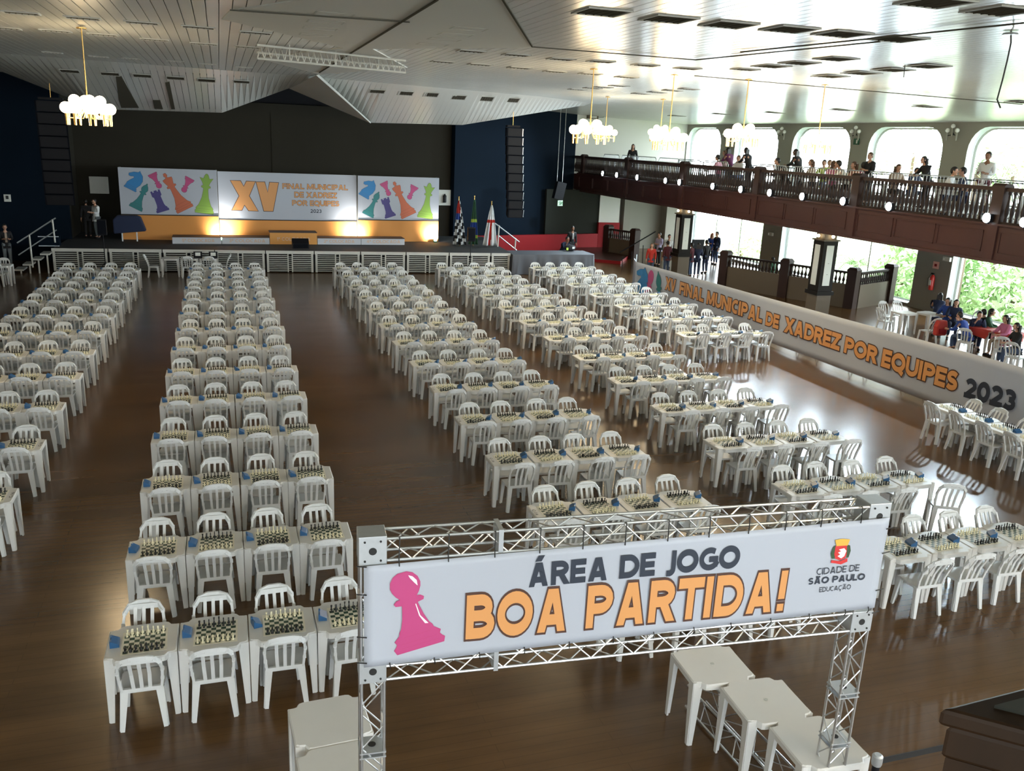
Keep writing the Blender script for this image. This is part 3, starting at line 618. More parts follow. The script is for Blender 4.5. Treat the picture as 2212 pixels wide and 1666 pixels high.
# backdrop: three printed panels over an orange skirt
D0 = 43.0
BK = [((PY(262, 465, D0).x, D0), (PY(472, 467, D0).x, D0 - .15)), ((PY(474, 470, D0).x, D0 + .12), (PY(771, 478, D0).x, D0 + .12)), ((PY(773, 473, D0).x, D0 - .1), (PY(946, 477, D0).x, D0 - .1))]
names = ['left backdrop panel printed with coloured chess pieces on white', 'centre backdrop panel printed with large orange XV and title', 'right backdrop panel printed with coloured chess pieces on white']
pxtop = [[(257, 357), (471, 372)], [(474, 368), (771, 381)], [(773, 377), (948, 387)]]; pxmid = [[(262, 463), (474, 465)], [(474, 471), (771, 479)], [(773, 473), (946, 477)]]
for i, (A, B) in enumerate(BK):
    W_ = (Vector(B) - Vector(A)).length; rz = math.atan2(B[1] - A[1], B[0] - A[0])
    t = thing('backdrop_panel', names[i], 'backdrop', (A[0], A[1], SZ), rz, 'stage backdrop')
    zt = [PW(*c, A, B)[1] - SZ for c in pxtop[i]]; zm = [PW(*c, A, B)[1] - SZ for c in pxmid[i]]
    zt = sum(zt) / 2; zm = sum(zm) / 2
    MB().box2((0, 0, zm), (W_, .03, zt)).obj('printed_sheet', M['vinyl'], t)
    MB().box2((0, -.005, .0), (W_, .03, zm - .03)).obj('orange_skirt', M['orangeskirt'], t)
    MB().box2((0, -.03, zm - .04), (W_, .04, zm)).obj('dark_ledge', M['dark'], t)
    MB().box2((0, .03, 0), (.06, .5, zt)).box2((W_ - .06, .03, 0), (W_, .5, zt)).box2((0, .05, zt - .05), (W_, .1, zt)).obj('frame', M['steelwhite'], t)
    ML = Matrix(((1, 0, 0, 0), (0, 0, -1, -.002), (0, 1, 0, 0), (0, 0, 0, 1)))
    def q(u, v): s, z = PW(u, v, A, B); return (s, z - SZ)
    def dp(u, v, k):
        return q(u, v)
    if i != 1:
        # coordinates measured on each panel
        if i == 0: pc = lambda x, y: (240 + x / 5.82, 340 + y / 5.82)
        else: pc = lambda x, y: (600 + x / 5.82, 340 + y / 5.82)
        lst = ([('k', (235, 400), (345, 170), 'i_ink_blue', 1), ('b', (305, 645), (455, 335), 'i_teal', 1), ('p', (515, 205), (618, 385), 'i_pink', 1), ('r', (655, 680), (550, 420), 'i_violet', 1), ('K', (935, 660), (665, 205), 'i_coral', 1), ('p', (992, 262), (905, 435), 'i_pink', 1), ('q', (1170, 705), (1203, 210), 'i_lime', 1)] if i == 0 else
               [('k', (1078, 495), (1190, 285), 'i_ink_blue', 1), ('b', (1130, 730), (1272, 435), 'i_teal', 1), ('p', (1330, 315), (1405, 480), 'i_pink', 1), ('r', (1418, 750), (1345, 515), 'i_violet', 1), ('K', (1650, 735), (1460, 310), 'i_coral', 1), ('p', (1722, 362), (1645, 525), 'i_pink', 1), ('q', (1850, 765), (1912, 325), 'i_lime', 1)])
        for kd, b_, t_, ink, fl_ in lst:
            sh, nm = {'k': (KNIGHT, 'printed_knight'), 'b': (full(BISH), 'printed_bishop'), 'p': (full(PAWNP), 'printed_pawn'), 'r': (full(ROOK), 'printed_rook'), 'K': (full(KING), 'printed_king'), 'q': (full(QUEEN), 'printed_queen')}[kd]
            wk = {'k': 1.15, 'p': 1.0, 'r': 1.05, 'K': .9, 'q': .92, 'b': .95}[kd]
            printed(sh, q(*pc(*b_)), q(*pc(*t_)), M[ink], M['outline_ink'] if kd not in 'r' else M[ink], t, ML, nm, .008, wk)
    else:
        def txt(s_, c0, c1, ctop, layers, nm='lettering'):
            (a0, z0), (a1, z1), (_, zt_) = q(*c0), q(*c1), q(*ctop)
            zb = (z0 + z1) / 2; lettering(nm, s_, a1 - a0, zt_ - q(ctop[0], c0[1] + (c1[1] - c0[1]) * (ctop[0] - c0[0]) / (c1[0] - c0[0]))[1], layers, t, Matrix.Translation((a0, -.003, zb)) @ Matrix.Rotation(PI / 2, 4, 'X'), .003)
        # large XV as drawn polygons
        pc = lambda x, y: q(240 + x / 5.82, 340 + y / 5.82)
        Xp = [(1515, 665), (1608, 485), (1497, 290), (1627, 293), (1667, 365), (1700, 298), (1815, 303), (1738, 485), (1852, 678), (1728, 672), (1677, 600), (1645, 667)]
        Vp = [(1920, 678), (1820, 307), (1932, 308), (1968, 440), (1990, 312), (2107, 318), (2037, 680)]
        for Pp in (Xp, Vp):
            pp = [pc(*c) for c in Pp]
            if sum(pp[j - 1][0] * pp[j][1] - pp[j][0] * pp[j - 1][1] for j in range(len(pp))) < 0: pp = pp[::-1]
            tri_poly(offset(pp, .015), .002, M['outline_ink'], 'large_letter', t, ML); tri_poly(offset(pp, -.012), .005, M['orange_ink'], 'large_letter', t, ML)
        c2 = lambda x, y: (600 + x / 5.82, 340 + y / 5.82)
        thin = [(.03, M['outline_ink']), (.012, M['orange_ink']), (-.012, M['vinyl'])]
        thin = [(.05, M['outline_ink']), (.0, M['orange_ink'])]
        txt('FINAL MUNICIPAL', c2(60, 392), c2(880, 414), c2(880, 350), thin)
        txt('DE XADREZ', c2(210, 502), c2(742, 515), c2(742, 447), thin)
        txt('POR EQUIPES', c2(182, 604), c2(772, 616), c2(772, 552), thin)
        txt('2023', c2(412, 697), c2(552, 700), c2(552, 656), [(.0, M['navy_ink'])])
# stage floodlights washing the skirt
for (u, v), e in (((478, 515), 520), (768, 518) and ((770, 518), 520), ((940, 521), 600)):
    p = PY(u, v, D0 - .35); p.z = SZ
    t = thing('stage_uplight', 'small uplight on stage floor washing the orange skirt, at pixel side %s' % ('left' if u < 500 else 'middle' if u < 800 else 'right'), 'light', p, 0, 'stage uplights')
    t['label'] = 'small green-cased uplight at the %s of the backdrop' % {478: 'left joint', 770: 'right joint', 940: 'far right end'}[u]
    MB().box((0, 0, .08), (.16, .12, .16)).obj('body', M['c_green'], t); MB().box((0, .065, .1), (.12, .01, .1)).obj('lens', M['globe_off'], t)
    l = lamp('uplight_lamp', 'SPOT', (0, 0, 0), e, (1, .96, .88), .05, None, (2.4, .8), t); l.location = (0, -.1, .14); l.rotation_euler = (PI * .62, 0, 0)
# podium steps
pod = thing('podium', 'long low winners podium, orange centre step and white side steps with orange lettering', 'podium', (0, 0, SZ))
py0 = 41.5
def step(x0, x1, h, m, nm): MB().box2((x0, py0, 0), (x1, py0 + .9, h)).obj(nm, [m], pod); MB().box2((x0 - .01, py0 - .01, h), (x1 + .01, py0 + .92, h + .02)).obj('step_top', M['podtop'], pod)
xs = [PY(u, 515, py0).x for u in (372, 479, 583, 685, 780, 874)]
step(xs[0], xs[1] - .02, .28, M['podwhite'], 'side_step'); step(xs[1], xs[2] - .02, .28, M['podwhite'], 'side_step')
step(xs[2], xs[3], .52, M['orangeskirt2'], 'centre_step'); step(xs[3] + .02, xs[4] - .01, .28, M['podwhite'], 'side_step'); step(xs[4] + .01, xs[5], .28, M['podwhite'], 'side_step')
for s_, x0, x1, h, z in (('5º COLOCADA', xs[0] + .4, xs[1] - .3, .14, .08), ('3º COLOCADA', xs[1] + .3, xs[2] - .2, .14, .08), ('1º COLOCADA', xs[2] + .3, xs[3] - .3, .16, .16), ('2º COLOCADA', xs[3] + .3, xs[4] - .3, .14, .08), ('4º COLOCADA', xs[4] + .25, xs[5] - .2, .14, .08)):
    lettering('lettering', s_, x1 - x0, h, [(.0, M['podletter'])], pod, Matrix.Translation((x0, py0 - .006, z)) @ Matrix.Rotation(PI / 2, 4, 'X'))
# monitor wedge, PA speakers on stands
def wedge(loc, lab):
    t = thing('stage_monitor', lab, 'speaker', loc); mb = MB(); mb.prism([(-.0, 0), (.42, 0), (.42, .22), (.12, .42), (0, .36)], -.36, .36, lambda x, y, z: (z, -x + .2, y)); mb.obj('cabinet', M['case'], t)
    MB().box((0, -.235, .12), (.62, .02, .18)).obj('grille', M['speaker'], t)
wedge(PZ(649, 536, SZ), 'black wedge stage monitor in front of the orange podium step')
def pa(base, ztop, lab, h=.62, w=.36):
    t = thing('loudspeaker_stand', lab, 'speaker', base)
    MB().tube([(0, 0, .05), (0, 0, ztop - h)], .02).obj('pole', M['case'], t)
    for k in range(3):
        a = 2 * PI * k / 3 + .4; MB().tube([(0, 0, .55), (.45 * math.cos(a), .45 * math.sin(a), .0)], .013, 5).obj('leg', M['case'], t)
    mb = MB(); mb.prism([(-w / 2, -.15), (w / 2, -.15), (w / 2 - .05, .18), (-w / 2 + .05, .18)], ztop - h, ztop); mb.obj('cabinet', M['case'], t, bevel=.03)
    MB().box((0, -.155, ztop - h / 2), (w - .06, .01, h - .08)).obj('grille', M['speaker'], t)
b = PZ(229, 587, 0); b.y = 38.6; b.x = PY(229, 587, 38.6).x; b.z = 0
pa(b, PY(220, 474, 38.6).z, 'black loudspeaker on tripod before the stage, left, below the man in white')
b = PY(1015, 590, 38.1); b.z = 0
pa(b, PY(1015, 491, 38.1).z, 'black loudspeaker on tripod before the stage, right, near the flags')
# cloth-covered lectern at left edge of the backdrop
t = thing('covered_keyboard_stand', 'low stand under a dark navy cloth at the left end of the backdrop', 'stand', PY(280, 507, 42.3).xy.to_3d() + Vector((0, 0, SZ)))
mb = MB(); mb.prism([(-.62, 0), (.7, .12), (.5, .72), (.35, .78), (-.45, .78), (-.62, .6)], -.25, .25, lambda x, y, z: (x, z, y + .35)); mb.obj('cloth', M['c_navy'], t, bevel=.05)
for xx in (-.3, .3): MB().box((xx, 0, .2), (.05, .05, .4)).obj('leg', M['silver'], t)
# flags: pole + draped cloth with pleats
def flag(base, h, w, lab, bands, lean=0.):
    t = thing('flag', lab, 'flag', base); MB().tube([(lean, 0, 0), (0, 0, h + .15)], .018).ball((0, 0, h + .17), .035, 8, 5).obj('pole', M['gold'], t)
    N, K = 28, 14; mats = []; mb = MB(); vs = []; fs = []
    for i in range(K + 1):
        f = i / K; z = h * (1 - f) + .06 * f; ww = .05 + (w - .05) * f ** .8
        for j in range(N + 1):
            g = j / N; x = (g - .55) * ww; y = -.05 + .07 * math.sin(g * 5 * PI + f) * (.3 + f); vs.append((x + lean * f, y - .03, z))
    for i in range(K):
        for j in range(N): fs.append((i * (N + 1) + j, (i + 1) * (N + 1) + j, (i + 1) * (N + 1) + j + 1, i * (N + 1) + j + 1))
    mb.v = vs; mb.f = fs; ms = []
    for i in range(K):
        for j in range(N):
            m = bands(j / N, i / K); ms.append(m)
    keys = sorted(set(ms)); mb.m = [keys.index(k) for k in ms]; o = mb.obj('cloth', [M[k] for k in keys], t, True); s = o.modifiers.new('s', 'SOLIDIFY'); s.thickness = .012
flag(Vector((10.75, 41.3, SZ)), 2.15, .62, 'black and white striped state flag draped on its pole', lambda g, f: ('c_red' if f < .22 and g < .7 else 'c_blue' if f < .36 and g < .6 else ('c_black' if int((f * 9 + g * 3)) % 2 else 'c_white')), .1)
flag(Vector((11.55, 41.4, SZ)), 2.2, .42, 'green and yellow national flag draped between the two white flags', lambda g, f: ('c_green' if f < .38 else 'c_lime' if abs(f - .62) > .12 and f < .85 else 'c_blue' if f < .85 else 'c_green'), 0)
flag(Vector((12.3, 41.0, SZ)), 1.98, .68, 'white city flag with red cross draped at the right stage edge', lambda g, f: ('c_red' if (.42 < g + f * .1 < .62 and f > .3) or (.30 < f < .42) else 'c_white'), 0)
# stair rails at both stage ends
def rail(lab, P, extra=None):
    t = thing('stair_railing', lab, 'railing', (0, 0, 0)); o0 = Vector(P[0]); t.location = (o0.x, o0.y, 0)
    L = [Vector(p) - Vector((o0.x, o0.y, 0)) for p in P]
    MB().tube(L[:2], .03).obj('handrail', M['silver'], t); MB().tube([p for p in L[2:4]], .026).obj('mid_rail', M['silver'], t)
    for p, q in (L[4:6], L[6:8]): MB().tube([p, q], .035).obj('post', M['steelwhite'], t)
Yr = 39.3
rail('silver stair railing at the left end of the stage', [PY(37, 525, Yr), PY(120, 471, Yr), PY(40, 551, Yr), PY(122, 497, Yr), PY(71, 578, Yr), PY(63, 507, Yr), PY(119, 524, Yr), PY(113, 474, Yr)])
Yr = 40.2
rail('silver stair railing at the right end of the stage by the flags', [PY(1070, 483, Yr), PY(1122, 523, Yr), PY(1078, 510, Yr), PY(1116, 541, Yr), PY(1075, 533, Yr), PY(1078, 487, Yr), PY(1112, 538, Yr), PY(1114, 515, Yr)])
t = thing('stage_steps', 'open metal steps with beige treads at the left end of the stage', 'stairs', (-8.0, 39.6, 0))
for k in range(4): MB().box((.15 + k * .33, 0, .14 + k * .21), (.34, .8, .06)).obj('tread', M['steelwhite'], t); MB().box2((.2 + k * .33, -.38, 0), (.25 + k * .33, -.33, .12 + k * .21)).obj('support', M['steelwhite'], t)
# equipment case behind the steps
t = thing('flight_case', 'dark blue equipment case with silver edges behind the left railing', 'case', (PY(107, 515, 40.6).x, 40.6, SZ + .0))
MB().box((0, 0, .2), (.75, .5, .4)).obj('body', M['wall_navy'], t)
for z in (.02, .4): MB().box((0, -.25, z), (.77, .02, .03)).obj('edge_trim', M['silver'], t)
# draped table mass right of the stage
t = thing('draped_platform', 'platform covered with a shiny grey cloth at the right end of the stage', 'platform', (14.6, 38.9, 0))
N = 90; loop = []
per = [(-2.05, -.75), (1.95, -.75), (2.05, -.6), (2.05, .8), (-2.05, .8)]
mb = MB(); pts = []
for a, b in zip(per, per[1:] + per[:1]):
    n = max(2, int(math.hypot(b[0] - a[0], b[1] - a[1]) / .06))
    for i in range(n): pts.append((a[0] + (b[0] - a[0]) * i / n, a[1] + (b[1] - a[1]) * i / n))
n = len(pts); vs = []; K = 8
for k in range(K + 1):
    f = k / K; z = .94 - .92 * f
    for i, (x, y) in enumerate(pts):
        r = 1 + (.035 + .03 * math.sin(i * .9 + math.sin(i * .31) * 2 + f * 1.2)) * f; vs.append((x * (1 + (r - 1) * .5), y * r - .05 * f * math.sin(i * .55), z))
fs = [(k * n + i, (k + 1) * n + i, (k + 1) * n + (i + 1) % n, k * n + (i + 1) % n) for k in range(K) for i in range(n)] + [tuple(range(n))]
mb.v = vs; mb.f = fs; mb.m = [0] * len(fs); mb.obj('cloth', M['drape'], t, True)
# red stepped platform to the right of it
mb = MB(); mb.add([(18.2, 42.6, 0), (19.6, 41.6, 0), (21.6, 44.6, 0), (21.4, 47.6, 0), (18.8, 47.2, 0), (18.2, 42.6, .16), (19.6, 41.6, .16), (21.6, 44.6, .16), (21.4, 47.6, .16), (18.8, 47.2, .16)], [(0, 4, 3, 2, 1), (0, 1, 6, 5), (1, 2, 7, 6), (2, 3, 8, 7), (3, 4, 9, 8), (4, 0, 5, 9)]); mb.mi = 1; mb.add([(18.2, 42.6, .16), (19.6, 41.6, .16), (21.6, 44.6, .16), (21.4, 47.6, .16), (18.8, 47.2, .16)], [(0, 1, 2, 3, 4)]); struct(mb.obj('trim_red_platform', [M['redpaint'], M['mahogany']]))
# line arrays
def line_array(top, bot, n, lab, curve, side, w=.95, dp=.5):
    yc0 = interp(CRE, top.x); ctop = ZC + (interp(BOT, top.x) - ZC) * (top.y - yc0) / (38.5 - yc0) + .03
    t = thing('line_array', lab, 'loudspeaker', top); d = Vector(bot) - Vector(top); h = d.length / n
    for i in range(n):
        f = (i + .5) / n; c = d * f + Vector((0, -curve * math.sin(f * PI / 2) * 0, 0)); tilt = curve * f
        mb = MB(); mb.prism([(-w / 2, -dp / 2), (w / 2, -dp / 2), (w / 2 - .08, dp / 2), (-w / 2 + .08, dp / 2)], -h / 2 + .008, h / 2 - .008)
        o = mb.obj('speaker_cabinet', M['speaker'], t); o.location = c; o.rotation_euler = (tilt, 0, 0)
        MB().box((0, -dp / 2 - .004, 0), (w - .1, .01, h - .05)).obj('grille', M['case'], o)
        if side:
            mb = MB()
            for dz in (-h * .35, h * .35): mb.box((w / 2 * side + .02 * side, -.1, dz), (.05, .26, .03))
            mb.box((w / 2 * side + .02 * side, -.2, 0), (.04, .03, h * .8)); mb.box((w / 2 * side + .02 * side, .02, 0), (.04, .03, h * .8)); mb.obj('rigging_bracket', M['silver'], o)
    MB().box((0, 0, .06), (w * .8, .3, .08)).obj('bumper', M['case'], t); MB().tube([(0, 0, .1), (0, 0, ctop - t.location.z)], .012, 5).obj('hoist_chain', M['gold'], t)
line_array(PY(110, 217, 36), PY(133, 440, 36) , 9, 'curved black line array hanging left of the stage', .25, 0, .98)
line_array(PY(1108, 276, 38), PY(1110, 468, 38), 10, 'black line array with silver brackets hanging right of the stage', .2, 1, .72)
t = thing('hanging_speaker', 'small black speaker hanging on two wires by the balcony corner', 'loudspeaker', PY(1208, 412, 44.5))
MB().box((0, 0, 0), (.5, .4, .9), ry=.2).obj('cabinet', M['case'], t)
for dx in (-.15, .15): MB().tube([(dx, 0, .45), (dx, 0, 7.75 - t.location.z)], .01, 4).obj('wire', M['steelwhite'], t)
# exit sign, stage doorway panels, wall switch
t = thing('exit_sign', 'small pale green exit sign on the dark wall right of the stage', 'sign', PY(1210, 439, 46.6), .37)
MB().box((0, 0, 0), (.36, .03, .3)).obj('plate', M['exit'], t); lettering('lettering', 'S', .1, .2, [(.03, M['signgreen'])], t, Matrix.Translation((-.12, -.02, -.1)) @ Matrix.Rotation(PI / 2, 4, 'X')); MB().prism([(-.0, -.1), (.05, -.1), (.1, .02), (.13, -.1), (.16, -.1), (.16, .1), (.12, .1), (.07, -.02), (.05, .1), (0, .1)], -.022, -.016, lambda x, y, z: (x, z, y)).obj('running_figure', M['signgreen'], t)
t = thing('wall_panel', 'pale grey rectangular panel on the wall above the man in white', 'panel', PY(214, 400, 45.85)); MB().box((0, 0, 0), (.82, .06, .78)).obj('plate', M['wall_white'], t, bevel=.02)
t = thing('wall_extinguisher_board', 'white board with a dark extinguisher right of the backdrop', 'sign', PY(960, 427, 45.85)); MB().box((0, 0, 0), (.66, .05, .8)).obj('plate', M['wall_white'], t); MB().lathe([(.08, -.25), (.09, -.2), (.09, .1), (.03, .16), (.03, .2)], (0, -.1, 0), 10).obj('cylinder', M['rubber'], t)
t = thing('wall_thermostat', 'small white square box on the far left dark wall', 'switch', PY(16, 428, 42.95)); MB().box((0, 0, 0), (.26, .05, .3)).obj('plate', M['wall_white'], t); MB().box((0, -.03, .03), (.1, .02, .14)).obj('screen', M['dark'], t)

# ================================================================== GANTRY WITH BANNER
GA, GB = (.823, 5.531), (4.985, 5.232)
Gd = (Vector(GB) - Vector(GA)).normalized(); Gr = math.atan2(Gd.y, Gd.x); GL = (Vector(GB) - Vector(GA)).length
g = thing('truss_gantry', 'silver box-truss goalpost gantry standing across the front of the hall', 'truss', (GA[0], GA[1], 0), Gr)
TW = .165
def box_truss(p0, p1, nseg, parent, w=TW, r=.012, br=.006, faces='xyzw', off=(0, 0, 0)):
    """square truss between p0 and p1 (local), w wide, chords at corners"""
    p0, p1 = Vector(p0), Vector(p1); d = (p1 - p0).normalized()
    if abs(d.z) > .5: a, b = Vector((1, 0, 0)), Vector((0, 1, 0))
    else: a, b = Vector((0, 1, 0)), Vector((0, 0, 1))
    C = [(-1, -1), (1, -1), (1, 1), (-1, 1)]; cn = [a * i * w / 2 + b * j * w / 2 for i, j in C]
    for c in cn: MB().tube([p0 + c, p1 + c], r, 7).obj('chord', M['alu'], parent, True)
    for k in range(4):
        c0, c1 = cn[k], cn[(k + 1) % 4]
        for i in range(nseg):
            f0, f1 = i / nseg, (i + 1) / nseg; s0, s1 = (c0, c1) if i % 2 == 0 else (c1, c0)
            MB().tube([p0.lerp(p1, f0) + s0, p0.lerp(p1, f1) + s1], br, 5).obj('brace', M['alu'], parent, True)
CY = TW / 2 + .02
ZT0, ZT1, ZB0, ZB1 = 3.02, 3.24, 2.08, 2.27
def plate_cube(x, z, h, holes=True):
    o = MB()
    o.box((x, CY, z), (TW + .03, TW + .03, h)); q_ = o.obj('corner_box', M['galv'], g, bevel=.004)
    for dx in (-.055, .055):
        for dz in (-h * .33, h * .33): MB().lathe([(.008, 0), (.008, .006)], (0, 0, 0), 8).obj('bolt', M['dark'], q_).matrix_local = Matrix.Translation((x + dx, CY - TW / 2 - .015, z + dz)) @ Matrix.Rotation(PI / 2, 4, 'X')
    MB().lathe([(.028, 0), (.028, .004)], (0, 0, 0), 14).obj('round_hole', M['dark'], q_).matrix_local = Matrix.Translation((x, CY - TW / 2 - .014, z)) @ Matrix.Rotation(PI / 2, 4, 'X')
xl, xr = .065, GL - .065
for x in (xl, xr):
    plate_cube(x, (ZT0 + ZT1) / 2, ZT1 - ZT0); plate_cube(x, (ZB0 + ZB1) / 2, ZB1 - ZB0)
    box_truss((x, CY, .02), (x, CY, ZB0), 11, g); box_truss((x, CY, ZB1), (x, CY, ZT0), 3, g)
    MB().box((x, CY, .01), (.4, .4, .02)).obj('base_plate', M['galv'], g)
    for z in (1.48, .98):
        o = MB().box((x, CY, z), (TW + .03, TW + .03, .012)).box((x, CY, z - .04), (TW + .03, TW + .03, .012)).obj('joint_plate', M['galv'], g)
        MB().lathe([(.03, 0), (.03, .003)], (x, CY, z + .006), 14).obj('round_hole', M['dark'], o)
for z0, z1 in ((ZT0, ZT1), (ZB0, ZB1)):
    zc_ = (z0 + z1) / 2; box_truss((xl + .1, CY, zc_), (xr - .1, CY, zc_), 22, g)
    for xx in (.98,):
        MB().box((xx, CY, zc_), (.035, TW + .03, TW + .035)).obj('joint_plate', M['galv'], g)
ban = thing('game_area_banner', 'white banner reading AREA DE JOGO BOA PARTIDA with a pink pawn, on the gantry', 'banner', (GA[0], GA[1], 0), Gr)
# slightly wavy sheet
zt_, zb_ = lambda s: 3.03 + .09 * s / 4.15, lambda s: 2.23 + .08 * s / 4.15
NX, NZ = 60, 14; vs = []
for i in range(NX + 1):
    s = i / NX * 4.19
    for j in range(NZ + 1):
        f = j / NZ; z = zb_(s) + (zt_(s) - zb_(s)) * f; e = (1 - abs(2 * f - 1)); y = -.012 + .005 * math.sin(s * 3.1 + f * 2) * e; vs.append((s, y, z))
mb = MB(); mb.v = vs; mb.f = [(i * (NZ + 1) + j, (i + 1) * (NZ + 1) + j, (i + 1) * (NZ + 1) + j + 1, i * (NZ + 1) + j + 1) for i in range(NX) for j in range(NZ)]; mb.m = [0] * len(mb.f)
so = mb.obj('sheet', M['vinyl'], ban, True); sm = so.modifiers.new('s', 'SOLIDIFY'); sm.thickness = .003; sm.offset = 1
def gq(u, v): return PW(u, v, GA, GB)
def gtext(s, bl, br, tl, layers, nm='lettering', thick=.25):
    (a0, z0), (a1, z1) = gq(*bl), gq(*br); h = gq(*tl)[1] - (z0 + (z1 - z0) * (gq(*tl)[0] - a0) / (a1 - a0))
    sl = math.atan2(z1 - z0, a1 - a0)
    lettering(nm, s, math.hypot(a1 - a0, z1 - z0), h, layers, ban, Matrix.Translation((a0, -.022, z0)) @ Matrix.Rotation(-sl, 4, 'Y') @ Matrix.Rotation(PI / 2, 4, 'X'), .0025, thick)
gtext('ÁREA DE JOGO', (1137, 1266), (1593, 1223), (1592, 1176), [(.015, M['navy_ink'])])
gtext('BOA PARTIDA!', (1004, 1378), (1690, 1316), (1690, 1230), [(.055, M['outline_ink']), (.0, M['orange_ink'])], thick=.27)
gtext('CIDADE DE', (1760, 1240), (1852, 1231), (1852, 1217), [(.0, M['navy_ink'])], thick=.15)
gtext('SÃO PAULO', (1742, 1261), (1864, 1250), (1864, 1236), [(.0, M['navy_ink'])])
gtext('EDUCAÇÃO', (1766, 1277), (1834, 1270), (1834, 1260), [(.0, M['navy_ink'])], thick=.15)
MG = Matrix(((1, 0, 0, 0), (0, 0, -1, -.018), (0, 1, 0, 0), (0, 0, 0, 1)))
printed(full(PAWNP), gq(908, 1396), gq(868, 1236), M['i_pink'], M['i_pinkdark'], ban, MG, 'printed_pawn', .006, .98)
mb = MB()
pb, pt = Vector(gq(908, 1396)), Vector(gq(868, 1236)); ph = (pt - pb).length; ax_ = (pt - pb) / ph; px_ = Vector((ax_.y, -ax_.x))
def pp_(x, y): c = pb + px_ * x * ph + ax_ * y * ph; return (c.x, c.y, .0055)
mb.add([pp_(*c) for c in [(.115, .30), (.155, .29), (.085, .42), (.07, .58), (.06, .58), (.07, .42)]], [tuple(range(6))]); mb.add([pp_(*c) for c in [(.06, .96), (.105, .93), (.14, .87), (.135, .80), (.105, .85), (.07, .92)]], [tuple(range(6))])
o = mb.obj('print_highlight', M['i_white'], ban); o.matrix_local = MG
# city crest as it is printed: crown, red shield, white arm, coffee branches, ribbon
def crest(pc, nm, m, z):
    pl = [gq(*c) for c in pc]
    if sum(pl[j - 1][0] * pl[j][1] - pl[j][0] * pl[j - 1][1] for j in range(len(pl))) < 0: pl = pl[::-1]
    tri_poly(pl, z, m, nm, ban, MG)
cz = lambda x, y: (1580 + x / 5.207, 1080 + y / 5.207)
crest([cz(*c) for c in [(1150, 440), (1230, 425), (1317, 432), (1290, 500), (1165, 508)]], 'crest_crown', M['i_gold'], .004)
crest([cz(*c) for c in [(1155, 505), (1283, 495), (1278, 600), (1262, 640), (1200, 668), (1150, 650), (1140, 600)]], 'crest_shield', M['i_red'], .0035)
crest([cz(*c) for c in [(1190, 545), (1250, 530), (1275, 560), (1250, 620), (1215, 645), (1175, 620), (1205, 600), (1180, 580), (1215, 565)]], 'crest_arm', M['i_white'], .005)
crest([cz(*c) for c in [(1130, 520), (1155, 500), (1145, 650), (1110, 650), (1100, 590)]], 'crest_branch', M['i_leaf'], .003)
crest([cz(*c) for c in [(1285, 490), (1318, 500), (1325, 560), (1300, 635), (1275, 640)]], 'crest_branch', M['i_leaf'], .003)
crest([cz(*c) for c in [(1105, 665), (1200, 675), (1285, 640), (1285, 680), (1210, 712), (1150, 700), (1100, 695)]], 'crest_ribbon', M['i_red'], .006)
# cable ties
for u, v in [(862, 1213), (968, 1203), (1068, 1192), (1165, 1182), (1258, 1172), (1349, 1164), (1441, 1156), (1530, 1147), (1615, 1140), (1694, 1133), (1771, 1127), (1857, 1121)]:
    s, z = gq(u, v); ztop = ZT0 + .21
    MB().tube([(s, -.022, zt_(s) - .02), (s - .004, -.03, z + .03), (s + .003, -.01, ztop)], .0045, 5).tube([(s, -.01, ztop), (s, .04, ztop - .03)], .004, 5).obj('cable_tie', M['rubber'], ban)
for u, v in [(841, 1430), (937, 1416), (1034, 1402), (1131, 1390), (1228, 1378), (1323, 1368), (1410, 1357), (1497, 1344), (1577, 1334), (1663, 1324), (1746, 1314), (1824, 1305), (1873, 1303)]:
    s, z = gq(u, v); MB().tube([(s, -.022, zb_(s) + .02), (s + .004, -.03, zb_(s) - .01), (s + .01, -.005, zb_(s) - .045)], .0045, 5).obj('cable_tie', M['rubber'], ban)
for f in (.02, .28, .7, .97):
    for s0, s1 in ((.02, -.05), (4.17, 4.24)): z = 2.25 + .8 * f; MB().tube([(s0, -.022, z), (s1, -.018, z + .01)], .0045, 5).obj('cable_tie', M['rubber'], ban)

# ================================================================== LONG BANNER ALONG THE AISLE
LA, LB = (16.3, 33.2), (16.55, 11.2)
lb = thing('aisle_banner', 'very long white banner reading XV FINAL MUNICIPAL DE XADREZ POR EQUIPES 2023', 'banner', (LA[0], LA[1], 0), math.atan2(LB[1] - LA[1], LB[0] - LA[0]))
LLn = math.hypot(LB[0] - LA[0], LB[1] - LA[1])
def lq(u, v): return PW(u, v, LA, LB)
T0, T1 = lq(1372, 565), lq(2212, 795); B0_, B1_ = lq(1376, 632), lq(1990, 862)
ltop = lambda s: T0[1] + (T1[1] - T0[1]) * (s - T0[0]) / (T1[0] - T0[0]); lbot = lambda s: max(.06, B0_[1] + (B1_[1] - B0_[1]) * (s - B0_[0]) / (B1_[0] - B0_[0]))
NX, NZ = 150, 8; vs = []
for i in range(NX + 1):
    s = i / NX * LLn
    for j in range(NZ + 1): f = j / NZ; z = lbot(s) + (ltop(s) - lbot(s)) * f; vs.append((s, .012 * math.sin(s * 1.7 + f * 2.5) * (1 - f * .5), z))
mb = MB(); mb.v = vs; mb.f = [(i * (NZ + 1) + j, (i + 1) * (NZ + 1) + j, (i + 1) * (NZ + 1) + j + 1, i * (NZ + 1) + j + 1) for i in range(NX) for j in range(NZ)]; mb.m = [0] * len(mb.f)
so = mb.obj('sheet', M['vinyl'], lb, True); sm = so.modifiers.new('s', 'SOLIDIFY'); sm.thickness = .004; sm.offset = 1
print('banner', T0, T1, B0_, B1_, LLn)
